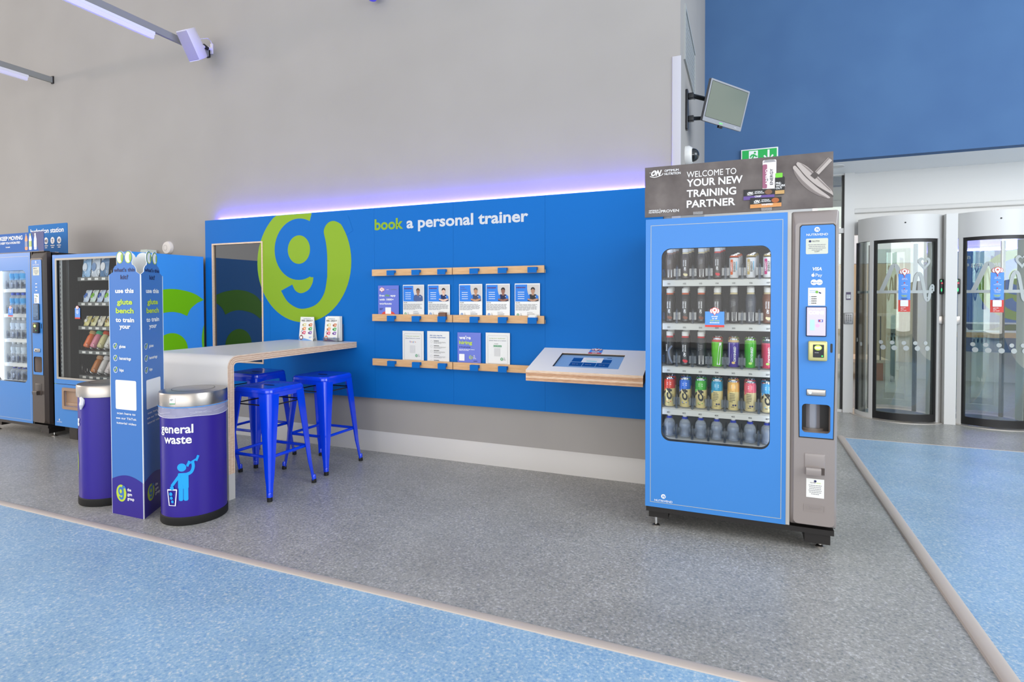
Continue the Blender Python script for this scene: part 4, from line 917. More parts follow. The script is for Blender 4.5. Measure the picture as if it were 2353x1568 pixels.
# ================================================================== vending machines
def nutri(cv, cu, cvv, w, l=2):
    cv.ell(cu, cvv+w*.26, w*.13, w*.13, PRW, l); cv.text('N', cu, cvv+w*.19, VINYL, w*.14, al='c', l=l+1, bold=.02, shear=.25)
    cv.text('NUTRIVEND', cu, cvv-w*.06, PRW, w*.115, w=w, al='c', l=l, bold=.01)
SLX = [.121+.0885*k for k in range(7)]            # slot centres from the left edge
SLZ = [1.432, 1.178, .924, .678, .50]
def crane(name, label, X, Y, col, colmat, liner, led, bright):
    t = thing(name, label, 'vending machine', (X+.4875, Y+.35, 0))
    x = lambda a: X+a
    b = MB(); D = .71
    b.box(x(0), x(.03), Y+.05, Y+D, .12, 1.775, DARKM); b.box(x(.70), x(.975), Y+.05, Y+D, .12, 1.775, DARKM); b.box(x(.03), x(.70), Y+D-.04, Y+D, .12, 1.775, DARKM)
    b.box(x(.03), x(.70), Y+.05, Y+D-.04, 1.735, 1.775, DARKM); b.box(x(.03), x(.70), Y+.05, Y+D-.04, .12, .40, DARKM); b.build('cabinet', t)
    b = MB(); b.box(x(.031), x(.036), Y+.055, Y+.60, .40, 1.735, liner); b.box(x(.694), x(.699), Y+.055, Y+.60, .40, 1.735, liner); b.box(x(.036), x(.694), Y+.595, Y+.60, .40, 1.735, liner); b.box(x(.036), x(.694), Y+.055, Y+.595, 1.728, 1.733, liner); b.box(x(.036), x(.694), Y+.055, Y+.595, .401, .405, liner); b.build('liner', t)
    b = MB(); b.box(x(.05), x(.68), Y+.07, Y+.10, 1.70, 1.726, M('led_main_'+name, (240, 246, 255), .5, emit=led))
    b.box(x(.675), x(.692), Y+.07, Y+.10, .42, 1.70, M('led_main_'+name, (240, 246, 255), .5, emit=led))
    if True: b.box(x(.04), x(.06), Y+.07, Y+.10, .42, 1.70, M('led_main_'+name, (240, 246, 255), .5, emit=led))
    b.build('light_tube', t)
    b = MB(); b.box(x(.01), x(.965), Y+.03, Y+D-.02, .09, .12, DARKM); b.box(x(.01), x(.965), Y+.005, Y+.03, .095, .122, DARKM)
    b.box(x(.02), x(.13), Y+.04, Y+.16, .05, .09, DARKM); b.box(x(.83), x(.95), Y+.02, Y+.16, .04, .09, DARKM); b.box(x(.02), x(.13), Y+.56, Y+.66, .05, .09, DARKM); b.box(x(.83), x(.95), Y+.56, Y+.66, .05, .09, DARKM); b.build('base_frame', t)
    for fx, fy in ((.06, .05), (.91, .09), (.06, .62), (.91, .62)):
        b = MB(); b.tube([(x(fx), Y+fy, .004), (x(fx), Y+fy, .06)], .008, CHROME, 10); b.lathe([(.022, 0), (.022, .006), (.012, .012)], (x(fx), Y+fy, 0), STEEL, 16); b.build('levelling_foot', t)
    f = lambda a, z, d: (x(a), Y+d, z)
    win = rrect(.094, .513, .66, 1.607, .05, 6)
    b = MB(); b.ring(win, [(.005, .124), (.738, .124), (.738, 1.777), (.005, 1.777)], (.377, 1.06), f, 0, .05, VINYL, BLACK); dr = b.build('door', t)
    cv = CV(front(Y)); cv.frame(x(.033), .151, x(.717), 1.742, .003, M('door_line', (176, 180, 176), .4)); nutri(cv, x(.108), .165, .10); cv.build('printed_graphics', dr)
    b = MB(); b.poly = None; b.add([f(a, z, .012) for a, z in win], [list(range(len(win)))], GLASS); b.build('window_pane', dr)
    MB().box(x(.738), x(.757), Y+.004, Y+.06, .124, 1.776, GREYP if not col else BLACK).build('door_edge', t)
    # control column
    A = rrect(.757, .135, .975, 1.778, .012, 3); B = rrect(.774, .148, .962, 1.715, .02, 3); CC = rrect(.7785, .155, .9575, 1.71, .018, 3)
    dz = rrect(.810, .630, .940, .778, .018, 4)
    b = MB(); P, Q = sync(B, A, (.866, .95)); n = len(P)
    for U, V, d0, d1 in ((P, Q, -.018, .014), ):
        b.add([f(*p, d0) for p in U]+[f(*p, d1) for p in V], [(k, n+k, n+(k+1) % n, (k+1) % n) for k in range(n)], colmat)
    b.add([f(*p, .014) for p in Q]+[f(*p, .06) for p in Q], [(k, n+k, n+(k+1) % n, (k+1) % n) for k in range(n)], colmat)
    b.ring(dz, B, (.875, .70), f, -.018, -.012, colmat); cl = b.build('control_column', t, smooth=12)
    inl = [(.800, .606), (.952, .606), (.958, 1.11), (.953, 1.69), (.945, 1.70), (.805, 1.70), (.797, 1.69), (.791, 1.11)]
    edge = [(.796, .600), (.956, .600), (.963, 1.11), (.957, 1.695), (.947, 1.705), (.803, 1.705), (.793, 1.695), (.786, 1.11)]
    b = MB(); b.ring(dz, edge, (.875, .70), f, -.0195, -.018, BLACK); b.ring(dz, inl, (.875, .70), f, -.0215, -.0195, VINYL); b.build('blue_inlay', cl)
    b = MB(); b.box(x(.805), x(.945), Y+.10, Y+.105, .62, .785, TAUPE); b.box(x(.803), x(.808), Y-.016, Y+.10, .62, .785, TAUPE); b.box(x(.942), x(.947), Y-.016, Y+.10, .62, .785, TAUPE); b.box(x(.805), x(.945), Y-.016, Y+.10, .622, .628, TAUPE); b.box(x(.805), x(.945), Y-.016, Y+.10, .780, .786, TAUPE)
    b.prism(arc(x(.868), Y+.085, .048, -1.35, 1.35, 12), lambda a, c, d: (a, c, d), .64, .775, M('hatch_grey', (150, 150, 156), .15, metal=.4)); b.lathe([(.058, .628), (.058, .642), (.03, .642)], (x(.868), Y+.08, 0), M('hatch_base', (120, 112, 106), .3), 24); b.build('delivery_hatch', cl)
    yy = Y-.0216
    cv = CV(front(yy)); ox = X+.526
    nutri(cv, ox+.347, 1.652, .098)
    cv.rr(ox+.296, 1.552, ox+.397, 1.632, .006, M('sticker_cream', (206, 208, 192), .5)); cv.ell(ox+.315, 1.618, .006, .006, PRN, 2); cv.text('NUTRI', ox+.325, 1.614, PRK, .008); cv.micro(ox+.347, 1.598, .08, 4, .009, PRG, 2, .4, 'c'); cv.text('CL00T', ox+.347, 1.562, PRK, .006, al='c')
    if not col:
        cv.text('VISA', ox+.347, 1.468, PRW, .016, w=.045, al='c', bold=.03, shear=.2)
        cv.text('Pay', ox+.341, 1.436, PRW, .016, w=.03); cv.ell(ox+.330, 1.443, .0075, .008, PRW, 2); cv.poly([(ox+.330, 1.452), (ox+.333, 1.458), (ox+.334, 1.453)], PRW, 3); cv.ell(ox+.339, 1.445, .003, .003, VINYL, 3)
        cv.ell(ox+.334, 1.407, .0145, .0145, PRW, 2); cv.ell(ox+.359, 1.407, .0145, .0145, PRW, 2); cv.text('MasterCard', ox+.3465, 1.403, VINYL, .007, w=.046, al='c', l=3, bold=.01)
    else:
        for z in (1.468, 1.436, 1.403): cv.micro(ox+.347, z, .03, 1, .01, PRW, 2, .9, 'c', 1)
    cv.rect(ox+.308, 1.287, ox+.386, 1.379, PAPER); cv.ell(ox+.348, 1.357, .007, .007, M('fiit_green', (120, 176, 70)), 2); cv.poly([(ox+.356, 1.352), (ox+.366, 1.347), (ox+.368, 1.353), (ox+.358, 1.358)], PRN, 2); cv.text('payment', ox+.315, 1.362, PRB, .006); cv.text('process', ox+.315, 1.353, PRB, .006)
    for k in range(4): cv.ell(ox+.317, 1.332-.011*k, .002, .002, PRB, 2); cv.micro(ox+.323, 1.331-.011*k, .04, 1, .01, PRK, 2, .4)
    cv.build('printed_graphics', cl)
    b = MB(); b.rbox(ox+.299, ox+.392, yy-.008, yy, 1.128, 1.282, BLACK, .003, 2); o = b.build('payment_screen', cl)
    cv = CV(front(yy-.008)); SC2 = M('screen_lilac' if not col else 'screen_dark', (176, 168, 240) if not col else (50, 84, 120), .2, emit=.55 if not col else .1)
    cv.rect(ox+.303, 1.133, ox+.388, 1.278, SC2)
    if not col:
        cv.text('PAY WITH', ox+.3455, 1.267, PRW, .006, al='c'); cv.text('COINS', ox+.3455, 1.243, M('screen_white', (240, 238, 250), .3, emit=.5), .016, w=.07, al='c', bold=.04)
        cv.rr(ox+.317, 1.16, ox+.338, 1.215, .003, M('screen_bottle', (150, 190, 250), .3, emit=.5), 2); cv.rect(ox+.354, 1.203, ox+.376, 1.216, M('screen_card', (70, 70, 150), .3, emit=.2), 2); cv.ell(ox+.361, 1.2095, .004, .004, PRR, 3); cv.ell(ox+.368, 1.2095, .004, .004, PRW, 3); cv.ell(ox+.352, 1.185, .009, .009, M('screen_coin', (206, 160, 190), .3, emit=.3), 2)
    else: cv.micro(ox+.308, 1.265, .07, 9, .013, M('screen_text', (120, 150, 180), .3, emit=.2), 2, .4)
    cv.build('screen_content', o)
    b = MB(); b.rbox(ox+.309, ox+.396, yy-.022, yy, 1.003, 1.106, M('reader_gold', (196, 190, 130), .3, metal=.3) if not col else BLACK, .008); o = b.build('card_reader', cl)
    cv = CV(front(yy-.0222)); cv.rr(ox+.330, 1.022, ox+.380, 1.088, .003, PRK); cv.ell(ox+.353, 1.072, .017, .013, M('reader_lime', (170, 240, 60), .3, emit=.9), 2); cv.rect(ox+.340, 1.066, ox+.366, 1.078, M('reader_pale', (225, 250, 170), .3, emit=.6), 3); cv.ell(ox+.372, 1.03, .004, .004, M('led_green', (40, 200, 90), .3, emit=1), 3); cv.micro(ox+.338, 1.045, .03, 1, .01, PRG, 3, .4); cv.build('reader_face', o)
    cv = CV(front(yy)); cv.rr(ox+.411, 1.047, ox+.421, 1.093, .004, BLACK); cv.build('coin_slot', cl)
    b = MB(); b.rbox(ox+.304, ox+.392, yy-.006, yy, .822, .856, STEEL, .004); b.tube([(ox+.320, yy-.005, .839), (ox+.320, yy-.012, .839)], .008, CHROME, 14); b.build('lock', cl)
    yc = Y-.018
    b = MB(); b.rbox(ox+.296, ox+.394, yc-.004, yc+.01, .409, .522, colmat, .006); b.prism([(yc-.004, .45), (yc-.03, .452), (yc-.034, .44), (yc-.03, .415), (yc-.004, .415)], lambda a, z, d: (d, a, z), ox+.303, ox+.372, colmat); b.box(ox+.374, ox+.390, yc-.006, yc-.003, .415, .45, BROWNP); b.build('coin_return', cl)
    if not col:
        cv = CV(front(yc)); cv.rect(ox+.307, .292, ox+.389, .390, PAPER); cv.ell(ox+.348, .378, .006, .006, PRN, 2); cv.text('NUTRI', ox+.325, .366, PRK, .006); cv.text('VEND', ox+.352, .366, PRL, .006); cv.micro(ox+.348, .354, .06, 6, .009, PRG, 2, .4, 'c'); cv.build('notice', cl)
        b = MB(); b.ring(rrect(ox+.300, .222, ox+.390, .252, .002, 1), rrect(ox+.296, .218, ox+.394, .256, .003, 1), (ox+.345, .237), lambda a, z, d: (a, yc+d, z), -.0015, .001, colmat); cv = CV(front(yc)); cv.text('CRANE', ox+.345, .228, colmat, .017, w=.075, al='c', l=2, bold=.02); b.add(cv.b.v, cv.b.f, colmat); b.build('embossed_plate', cl)
    # shelves
    SH = M('shelf_grey', (206, 206, 200), .45) if not bright else M('shelf_white', (226, 228, 226), .45)
    for r, z in enumerate(SLZ):
        b = MB(); b.prism([(Y+.125, z-.014), (Y+.125, z), (Y+.56, z+.065), (Y+.56, z+.05)], lambda a, c, d: (d, a, c), x(.06), x(.69), SH); b.box(x(.06), x(.69), Y+.110, Y+.125, z-.036, z-.004, SH); s = b.build('shelf', t)
        cv = CV(front(Y+.110))
        if not bright and r < 4:
            for k in range(7): cv.text(f'{r+1}0{k+1}', x(SLX[k]), z-.026, PRK, .009, al='c', bold=.01)
        else: cv.rect(x(.07), z-.030, x(.68), z-.008, PAPER)
        cv.build('number_strip', s)
        b = MB()
        for k in range(8):
            xx = x(SLX[0]-.0443+.0885*k); b.box(xx-.002, xx+.002, Y+.125, Y+.5, z, z+.05, DIVG)
            b.tube([(xx, Y+.128, z), (xx, Y+.128, z+.075), (xx, Y+.128, z+.088)], [.007, .007, .002], DIVG, 8)
            b.box(xx-.020, xx+.020, Y+.132, Y+.135, z+.022, z+.066, DIVG)
        b.build('divider', s)
    return t
WHL = M('liner_white', (232, 236, 236), .5); BKL = M('liner_dark', (44, 46, 52), .5)
vm = crane('vending_machine', 'large blue drinks vending machine with silver column and training partner header', -.526, 3.29, False, SILVER, BKL, 3.5, False)
vl = crane('vending_machine', 'blue drinks vending machine with black column at the left edge of the photo', -7.085, 3.25, True, M('column_brown', (66, 56, 50), .35), WHL, 7, True)
b = MB(); b.tube([(-.525, 3.70, .30), (-.545, 3.66, .25), (-.548, 3.62, .20), (-.530, 3.60, .14)], .006, RUB, 8); b.build('power_cable', vm)
cv = CV(front(3.3015)); cv.rect(-.197, 1.176, -.097, 1.252, PRB, 6); cv.rect(-.197, 1.166, -.097, 1.178, PRR, 7); pin(cv, -.147, 1.252, .046, 7)
for i, (s, m) in enumerate((('access', PRW), ('to all', PRW), ('230 gyms', PRL))): cv.text(s, -.147, 1.222-.012*i, m, .009, al='c', l=8, bold=.02)
cv.micro(-.147, 1.188, .05, 1, .01, PRW, 7, .4, 'c', 1); cv.build('sticker', vm)
cv = CV(front(3.2615)); cv.rect(-6.74, 1.165, -6.66, 1.24, PRB, 6); cv.rect(-6.74, 1.155, -6.66, 1.167, PRR, 7); pin(cv, -6.70, 1.24, .04, 7); cv.micro(-6.70, 1.215, .04, 3, .012, PRW, 8, .5, 'c'); cv.build('sticker', vl)

# ---- header boards
HB = noisy('header_stone', [(.3, (84, 76, 74)), (.55, (104, 96, 93)), (.75, (120, 112, 108))], 7, .5, .3, 6)
t = thing('header_board', 'dark stone-look header board reading welcome to your new training partner', 'sign', (-.054, 3.285, 1.788))
YH = 3.285
MB().box(-.526, .419, YH, YH+.006, 1.789, 2.073, HB).build('board', t)
cv = CV(front(YH))
def onlogo(cv, u, v, h, l=2):
    cv.text('ON', u, v, PRW, h, w=h*1.9, l=l, bold=.05, shear=.35); cv.line(spline([(u-.1*h, v-.1*h), (u+.9*h, v-.35*h), (u+2.2*h, v+.0*h), (u+2.5*h, v+.35*h)], 4), h*.12, PRW, l); cv.line([(u-.2*h, v+.62*h), (u+1.2*h, v+.58*h)], h*.06, PRW, l)
onlogo(cv, -.495, 2.024, .028)
cv.text('OPTIMUM', -.417, 2.040, PRW, .0125, w=.077, bold=.015); cv.text('NUTRITION', -.417, 2.022, PRW, .0125, w=.088, bold=.015)
cv.text('WELCOME TO', -.296, 1.998, PRW, .033, w=.256); cv.text('YOUR NEW', -.296, 1.948, PRW, .039, w=.288, bold=.022); cv.text('TRAINING', -.296, 1.889, PRW, .039, w=.256, bold=.022); cv.text('PARTNER', -.296, 1.831, PRW, .039, w=.252, bold=.022)
cv.text('OPTIMUM', -.503, 1.8215, PRW, .008, w=.054, bold=.02); cv.text('NUTRITION', -.503, 1.811, PRW, .008, w=.058, bold=.02); cv.rect(-.442, 1.808, -.440, 1.834, PRW, 2); cv.text('PROVEN', -.436, 1.812, PRW, .0145, w=.098, bold=.012)
C1, C2 = M('print_can_white', (226, 220, 222), .4), M('print_can_plum', (150, 84, 112), .4)
cv.rr(.090, 1.902, .156, 2.058, .008, C1, 2); cv.rr(.090, 1.908, .112, 2.035, .006, C2, 3); cv.rect(.094, 2.045, .152, 2.05, PRG, 3); cv.ell(.123, 2.054, .027, .005, PRG, 3)
cv.text('AMINO', .118, 1.925, PRW, .014, w=.085, rot=PI/2, l=4, bold=.02); cv.text('ENERGY', .140, 1.925, PRK, .014, w=.085, rot=PI/2, l=4, bold=.01)
cv.rr(.150, 1.870, .196, 1.965, .008, PRK, 4); cv.rr(.152, 1.960, .186, 1.984, .003, M('print_cap_green', (110, 200, 50), .4), 5); cv.rect(.151, 1.874, .195, 1.893, M('print_tan', (190, 150, 90), .4), 5)
for i, s in enumerate(('PRE-', 'WORK', 'OUT')): cv.text(s, .154, 1.926-.013*i, PRW, .010, l=6, bold=.02)
for (a, z, m, tm, k) in ((-.003, 1.852, M('print_violet', (92, 66, 140), .4), (120, 84, 60), 6), (.030, 1.806, M('print_orange', (208, 140, 74), .4), (170, 90, 40), 9)):
    w_ = .151; cv.poly([(a, z), (a+w_, z+.002), (a+w_, z+.052), (a, z+.056)], PRK, k); cv.poly([(a, z), (a+w_, z+.002), (a+w_, z+.022), (a, z+.020)], m, k+1)
    onlogo(cv, a+.018, z+.029, .013, k+2); cv.text('OPTIMUM', a+.055, z+.038, PRW, .006, l=k+2, bold=.02); cv.text('NUTRITION', a+.055, z+.030, PRW, .006, l=k+2, bold=.02); cv.text('WHIPPED' if k == 9 else 'CRISP', a+.055, z+.012, PRW, .009, l=k+2, bold=.02); cv.ell(a+.122, z+.036, .018, .013, M(f'print_choc_{k}', tm, .5), k+2)
G1, G2, G3 = M('print_steel_light', (176, 166, 160), .5), M('print_steel_mid', (126, 116, 112), .5), M('print_steel_dark', (74, 66, 64), .5)
hp = lambda P: [wy(1480+px/5.229, 345+py/5.226, YH) for px, py in P]
for i, (P, m) in enumerate((([(1800, 265), (1815, 235), (1900, 330), (2010, 440), (2110, 520), (2150, 560), (2090, 545), (1960, 470), (1860, 370)], G2),
                            ([(1788, 215), (1800, 192), (1830, 200), (1940, 320), (2070, 440), (2190, 530), (2235, 572), (2190, 575), (2060, 510), (1920, 395), (1820, 280)], G1), ([(1792, 225), (1900, 360), (2050, 490), (2190, 566), (2170, 572), (2040, 505), (1900, 385), (1812, 270)], G2),
                            ([(1835, 185), (1835, 155), (1858, 148), (1960, 200), (2080, 310), (2190, 420), (2262, 500), (2260, 560), (2170, 510), (2040, 410), (1920, 300)], G1), ([(1838, 190), (1950, 320), (2080, 430), (2258, 535), (2258, 560), (2160, 506), (2030, 405), (1920, 305)], G3), ([(1880, 160), (1990, 235), (2100, 345), (2230, 470), (2225, 480), (2090, 355), (1980, 250)], G2))):
    cv.poly(spline(hp(P), 3, True), m, 2+i*.5)
cv.line([(.335, 1.957), (.36, 1.985), (.405, 2.035)], .024, G1, 4); cv.line([(.33, 1.962), (.40, 2.04)], .006, G2, 5); cv.line([(.326, 1.948), (.345, 1.968)], .03, G3, 5); cv.build('printed_graphics', t)
for xx in (-.236, .110): MB().box(xx-.026, xx+.026, YH-.004, YH-.001, 1.790, 1.806, DIVG).build('clear_bracket', t)
t = thing('header_board', 'blue and copper header board reading you keep moving at the left edge', 'sign', (-6.6, 3.25, 1.776))
HO = M('header_warm', (170, 140, 120), .7, spec=.15); HBl = M('header_blue', (66, 108, 176), .7, spec=.15)
MB().box(-7.08, -6.124, 3.25, 3.256, 1.785, 1.969, HBl).build('board', t)
MB().box(-7.08, -6.124, 3.25, 3.30, 1.778, 1.785, BLACK).build('base', t)
cv = CV(front(3.25)); cv.poly([(-7.08, 1.969), (-7.08, 1.83), (-6.86, 1.969)], HO); cv.poly([(-6.32, 1.969), (-6.124, 1.969), (-6.124, 1.785), (-6.20, 1.785)], M('header_mauve', (104, 104, 140), .7, spec=.15))
cv.text('YOU KEEP MOVING', -6.98, 1.905, PRW, .038, w=.52, bold=.03); cv.text('WE KEEP YOU HYDRATED', -6.88, 1.868, PRW, .02, w=.38, bold=.03); cv.text('lucozade', -6.74, 1.832, PRW, .014, bold=.02)
for a, c, c2 in ((-6.40, (236, 120, 40), (60, 96, 150)), (-6.335, (226, 226, 214), (150, 180, 60)), (-6.255, (180, 190, 220), (226, 230, 240))):
    m1, m2 = M(f'print_b1_{c[0]}', c, .4), M(f'print_b2_{c2[0]}', c2, .4); cv.rr(a-.022, 1.80, a+.022, 1.91, .01, m1, 3); cv.poly([(a-.022, 1.90), (a+.022, 1.90), (a+.010, 1.94), (a-.010, 1.94)], m1, 3); cv.rect(a-.011, 1.938, a+.011, 1.957, m2, 4); cv.rect(a-.022, 1.83, a+.022, 1.885, m2, 4)
cv.build('printed_graphics', t)
t = thing('hydration_sign', 'blue hydration station sign standing behind the header of the left machine', 'sign', (-6.72, 3.6, 1.775))
HS = M('hydration_blue', (48, 120, 190), .7, spec=.15)
b = MB(); b.prism(rrect(-7.053, 1.776, -6.39, 2.107, .012, 3), lambda a, z, d: (a, 3.6+d, z), 0, .006, HS); b.build('board', t)
cv = CV(front(3.6)); cv.text('hydration station', -7.01, 2.018, PRW, .05, w=.565, bold=.02)
for i in range(3):
    a = -6.745+.11*i; cv.ell(a, 1.935, .034, .036, PRW); cv.text(('40', 'T', '45')[i], a, 1.92, PRN, .03, al='c', l=3, bold=.02); cv.micro(a, 1.878, .07, 2, .02, PRW, 2, .5, 'c')
cv.text('hydrater', -6.63, 1.80, PRW, .02, bold=.01); cv.build('lettering', t)

# ---- products
def bottle(name, body, collar, cap=(228, 226, 220)):
    t = thing(name, '', 'bottle'); bm, cm = M(name+'_body', body, .35, coat=.1), M(name+'_collar', collar, .4)
    b = MB(); b.lathe([(.024, 0), (.0285, .006), (.0295, .06), (.0265, .085), (.0285, .12), (.0285, .135)], (0, 0, 0), bm, 24)
    b.lathe([(.0285, .135), (.024, .158), (.019, .168)], (0, 0, 0), bm, 24); b.build('body', t)
    b = MB(); b.lathe([(.0235, .156), (.0195, .17), (.018, .172)], (0, 0, 0), cm, 24); b.build('collar', t)
    b = MB(); b.lathe([(.0175, .172), (.020, .174), (.020, .196), (.018, .199), (0, .199)], (0, 0, 0), M('cap_white', cap, .4), 24); b.build('cap', t)
    return t
def can(name, top, low, r, h, split=None):
    t = thing(name, '', 'can'); a, c = M(name+'_top', top, .25, metal=.2, coat=.3), M(name+'_low', low, .25, metal=.2, coat=.3); split = split or h*.62
    b = MB(); b.lathe([(r*.78, 0), (r*.86, .002), (r, .010), (r, split), (r, h-.020), (r*.86, h-.006)], (0, 0, 0), [CHROME, c, c, a, a], 28); b.build('body', t)
    b = MB(); b.lathe([(r*.86, h-.006), (r*.88, h), (r*.84, h), (r*.80, h-.006), (0, h-.006)], (0, 0, 0), CHROME, 28); b.tube([(-.006, -.008, h-.004), (.0, -.012, h-.003), (.006, -.008, h-.004), (.0, .004, h-.004), (-.006, -.008, h-.004)], .0015, CHROME, 6); b.build('lid', t)
    return t
def onprint(t, r, fnc, z0=0):
    cv = CV(lambda u, v, l: ((r+.0008+l)*math.sin(u/r), -(r+.0008+l)*math.cos(u/r), v), .0004); fnc(cv); cv.build('label_print', t)
ORD = ['front', 'second', 'third']
def column(proto, row, k, n, desc, dy, first, group, X=-.526, Y=3.29, nm=None, pitch=.066):
    """the row of products standing over one numbered slot"""
    num = nm or f'slot {row+1}0{k+1}'
    for i in range(n):
        lab = f'{desc} over {num}' if n == 1 else f'{ORD[i]} {desc} over {num}'
        loc = (X+SLX[k]+.010*i*(0 if row else 1), Y+dy+pitch*i, SLZ[row]+.15*(dy-.125+pitch*i)+.001)
        if row == 0: proto.scale = (.9, .9, .9)
        if i == 0 and first: proto['label'] = lab; proto['group'] = group; proto.location = loc
        else: dup(proto, loc, lab, group)
def shake(cv, tone, pic, big=True):
    cv.text('ON', .004, .052, PRW, .011, w=.022, rot=PI/2, bold=.04, shear=.3); 
    cv.text('PROTEIN', -.006, .082, PRW, .007, w=.04, rot=PI/2, bold=.02); cv.text('SHAKE', .006, .082, PRW, .007, w=.04, rot=PI/2, bold=.02)
    cv.ell(.004, .026, .012, .009, pic, 1); cv.ell(-.006, .03, .006, .007, pic, 2); cv.rect(-.002, .012, .010, .015, PRG, 1)
def backlabel(cv):
    cv.rect(-.010, .012, .016, .062, PAPER); cv.micro(-.008, .058, .022, 6, .007, PRG, 2, .4); cv.text('INFO', -.008, .09, PRG, .006, w=.04, rot=PI/2); cv.micro(-.006, .12, .018, 5, .006, PRG, 1, .4)
CREAM, VAN = (214, 196, 150), M('print_vanilla', (232, 218, 170), .5)
CHOC, STRAW = M('print_choc', (130, 66, 40), .5), M('print_straw', (216, 40, 54), .5)
SHG = 'shake bottles in the large machine'
specs = [(0, 0, (84, 72, 66), (150, 112, 100), 'haze-lightened dark shake bottle with white back label', 'b'), (0, 1, (70, 62, 60), CREAM, 'dark shake bottle with cream collar and vanilla flower', 'v'),  # black top-shelf bottles, body colour lightened to hold the pane's reflected haze
         (0, 2, (70, 62, 60), CREAM, 'dark shake bottle with cream collar and bar code', 'b'), (0, 3, (70, 62, 60), (214, 70, 60), 'dark shake bottle with red collar and strawberry', 's'),
         (1, 0, (26, 22, 22), (206, 96, 50), 'black shake bottle with orange collar', 'c'), (1, 1, (26, 22, 22), (206, 96, 30), 'black shake bottle with orange collar', 'c'), (1, 2, (26, 22, 22), (206, 96, 30), 'black shake bottle with orange collar', 'c'),
         (1, 3, (40, 36, 34), CREAM, 'black shake bottle with cream collar behind the small sticker', 'v'), (1, 4, (40, 38, 42), CREAM, 'black shake bottle with cream collar and white stripe', 'b'),
         (1, 5, (70, 74, 84), CREAM, 'grey shake bottle with cream collar and white label', 'b'), (1, 6, (110, 60, 34), CREAM, 'brown shake bottle with cream collar', 'v'),
         (2, 0, (30, 30, 34), (206, 44, 50), 'black shake bottle with red collar and grey swoosh', 'w'), (2, 1, (24, 22, 24), (206, 44, 50), 'black shake bottle with red collar and strawberry', 's'), (2, 2, (36, 38, 40), (206, 44, 50), 'black shake bottle with red collar and white label', 'b')]
for i, (r, k, body, colr, desc, pr) in enumerate(specs):
    p = bottle('shake_bottle', body, colr) if False else bottle(f'shake_bottle', body, colr)
    # each flavour has its own materials
    for ch, c, nmx in [(h, {'body': body, 'collar': colr}[h.name.split('.')[0]], h.name.split('.')[0]) for h in p.children if h.name.split('.')[0] in ('body', 'collar')]:
        ch.data.materials[0] = M(f'shake_{nmx}_{c[0]}_{c[1]}', c, .35, coat=.1)
    if pr == 'b': onprint(p, .0292, backlabel)
    elif pr == 'w': onprint(p, .0292, lambda cv: (cv.text('SHAKE', -.012, .082, PRW, .007, w=.04, rot=PI/2, bold=.02), cv.line(spline([(.016, .115), (-.002, .085), (.004, .04), (.018, .012)], 5), .010, M('swoosh_grey', (110, 120, 140), .4), 1)))
    else: onprint(p, .0292, lambda cv: shake(cv, None, {'v': VAN, 's': STRAW, 'c': CHOC}[pr]))
    column(p, r, k, 3 if r == 0 else 2, desc, .165, True, SHG)
def amino(cv, c):
    m = M(f'amino_{c[0]}_{c[1]}', c, .4); cv.rr(-.022, .022, -.006, .118, .004, m, 1); cv.text('AMINO', -.010, .040, PRW, .010, w=.06, rot=PI/2, bold=.02); cv.text('ENERGY', .008, .040, PRK, .011, w=.065, rot=PI/2, bold=.02); cv.rect(.012, .05, .018, .105, M('amino_cyan', (120, 190, 214), .4), 1)
for k, c, nmx in ((4, (232, 100, 30), 'white slim can with orange stripe'), (5, (206, 180, 110), 'white slim can with yellow stripe'), (6, (206, 30, 120), 'white slim can with magenta stripe')):
    p = can('slim_can', c, (224, 222, 220), .0285, .148, .136)
    bd = [h for h in p.children if h.name.startswith('body')][0]
    bd.data.materials[1] = M('amino_white', (224, 222, 220), .3); bd.data.materials[2] = M(f'amino_rim_{c[0]}', c, .3)
    onprint(p, .0285, lambda cv: amino(cv, c)); column(p, 0, k, 3, nmx, .165, True, 'slim cans on the top shelf', pitch=.062)
def recan(p, top, low):
    ms = [h for h in p.children if h.name.startswith('body')][0].data.materials
    for i, m in enumerate(list(ms)):
        if m.name.endswith('_low') or '_low' in m.name: ms[i] = M(f'can_{low[0]}_{low[1]}_{low[2]}', low, .28, metal=.15, coat=.3)
        elif '_top' in m.name: ms[i] = M(f'can_{top[0]}_{top[1]}_{top[2]}', top, .28, metal=.15, coat=.3)
def oxy(cv, c, pat):
    if pat == 'w': cv.poly([(.0, .012), (.018, .012), (.026, .14), (.012, .14)], PRW, 1)
    else:
        if pat == 'p': cv.poly([(-.026, .015), (-.026, .14), (.004, .14), (-.012, .06)], M('can_pale', (214, 214, 220), .4), 1)
        cv.text('OXYSHRED', .012, .034, PRW, .011, w=.085, rot=PI/2, l=3, bold=.03, shear=.2); cv.ell(.0, .028, .009, .007, M(f'oxy_fruit_{c[0]}', (226, 190, 110) if pat == 'p' else (190, 230, 120), .4), 2)
for k, top, low, pat, nmx in ((3, (206, 60, 50), (98, 190, 20), 'w', 'green and white can with red rim'), (4, (214, 184, 130), (72, 46, 146), 'p', 'purple can with beige rim'), (5, (110, 200, 40), (66, 176, 30), 'g', 'bright green can'), (6, (40, 70, 80), (206, 66, 96), 'r', 'pink-red can')):
    p = can('energy_can', (1, 1, 1), (2, 2, 2), .0315, .163, .145); recan(p, top, low); onprint(p, .0315, lambda cv: oxy(cv, low, pat)); column(p, 2, k, 2, nmx, .165, True, 'cans on the third shelf')
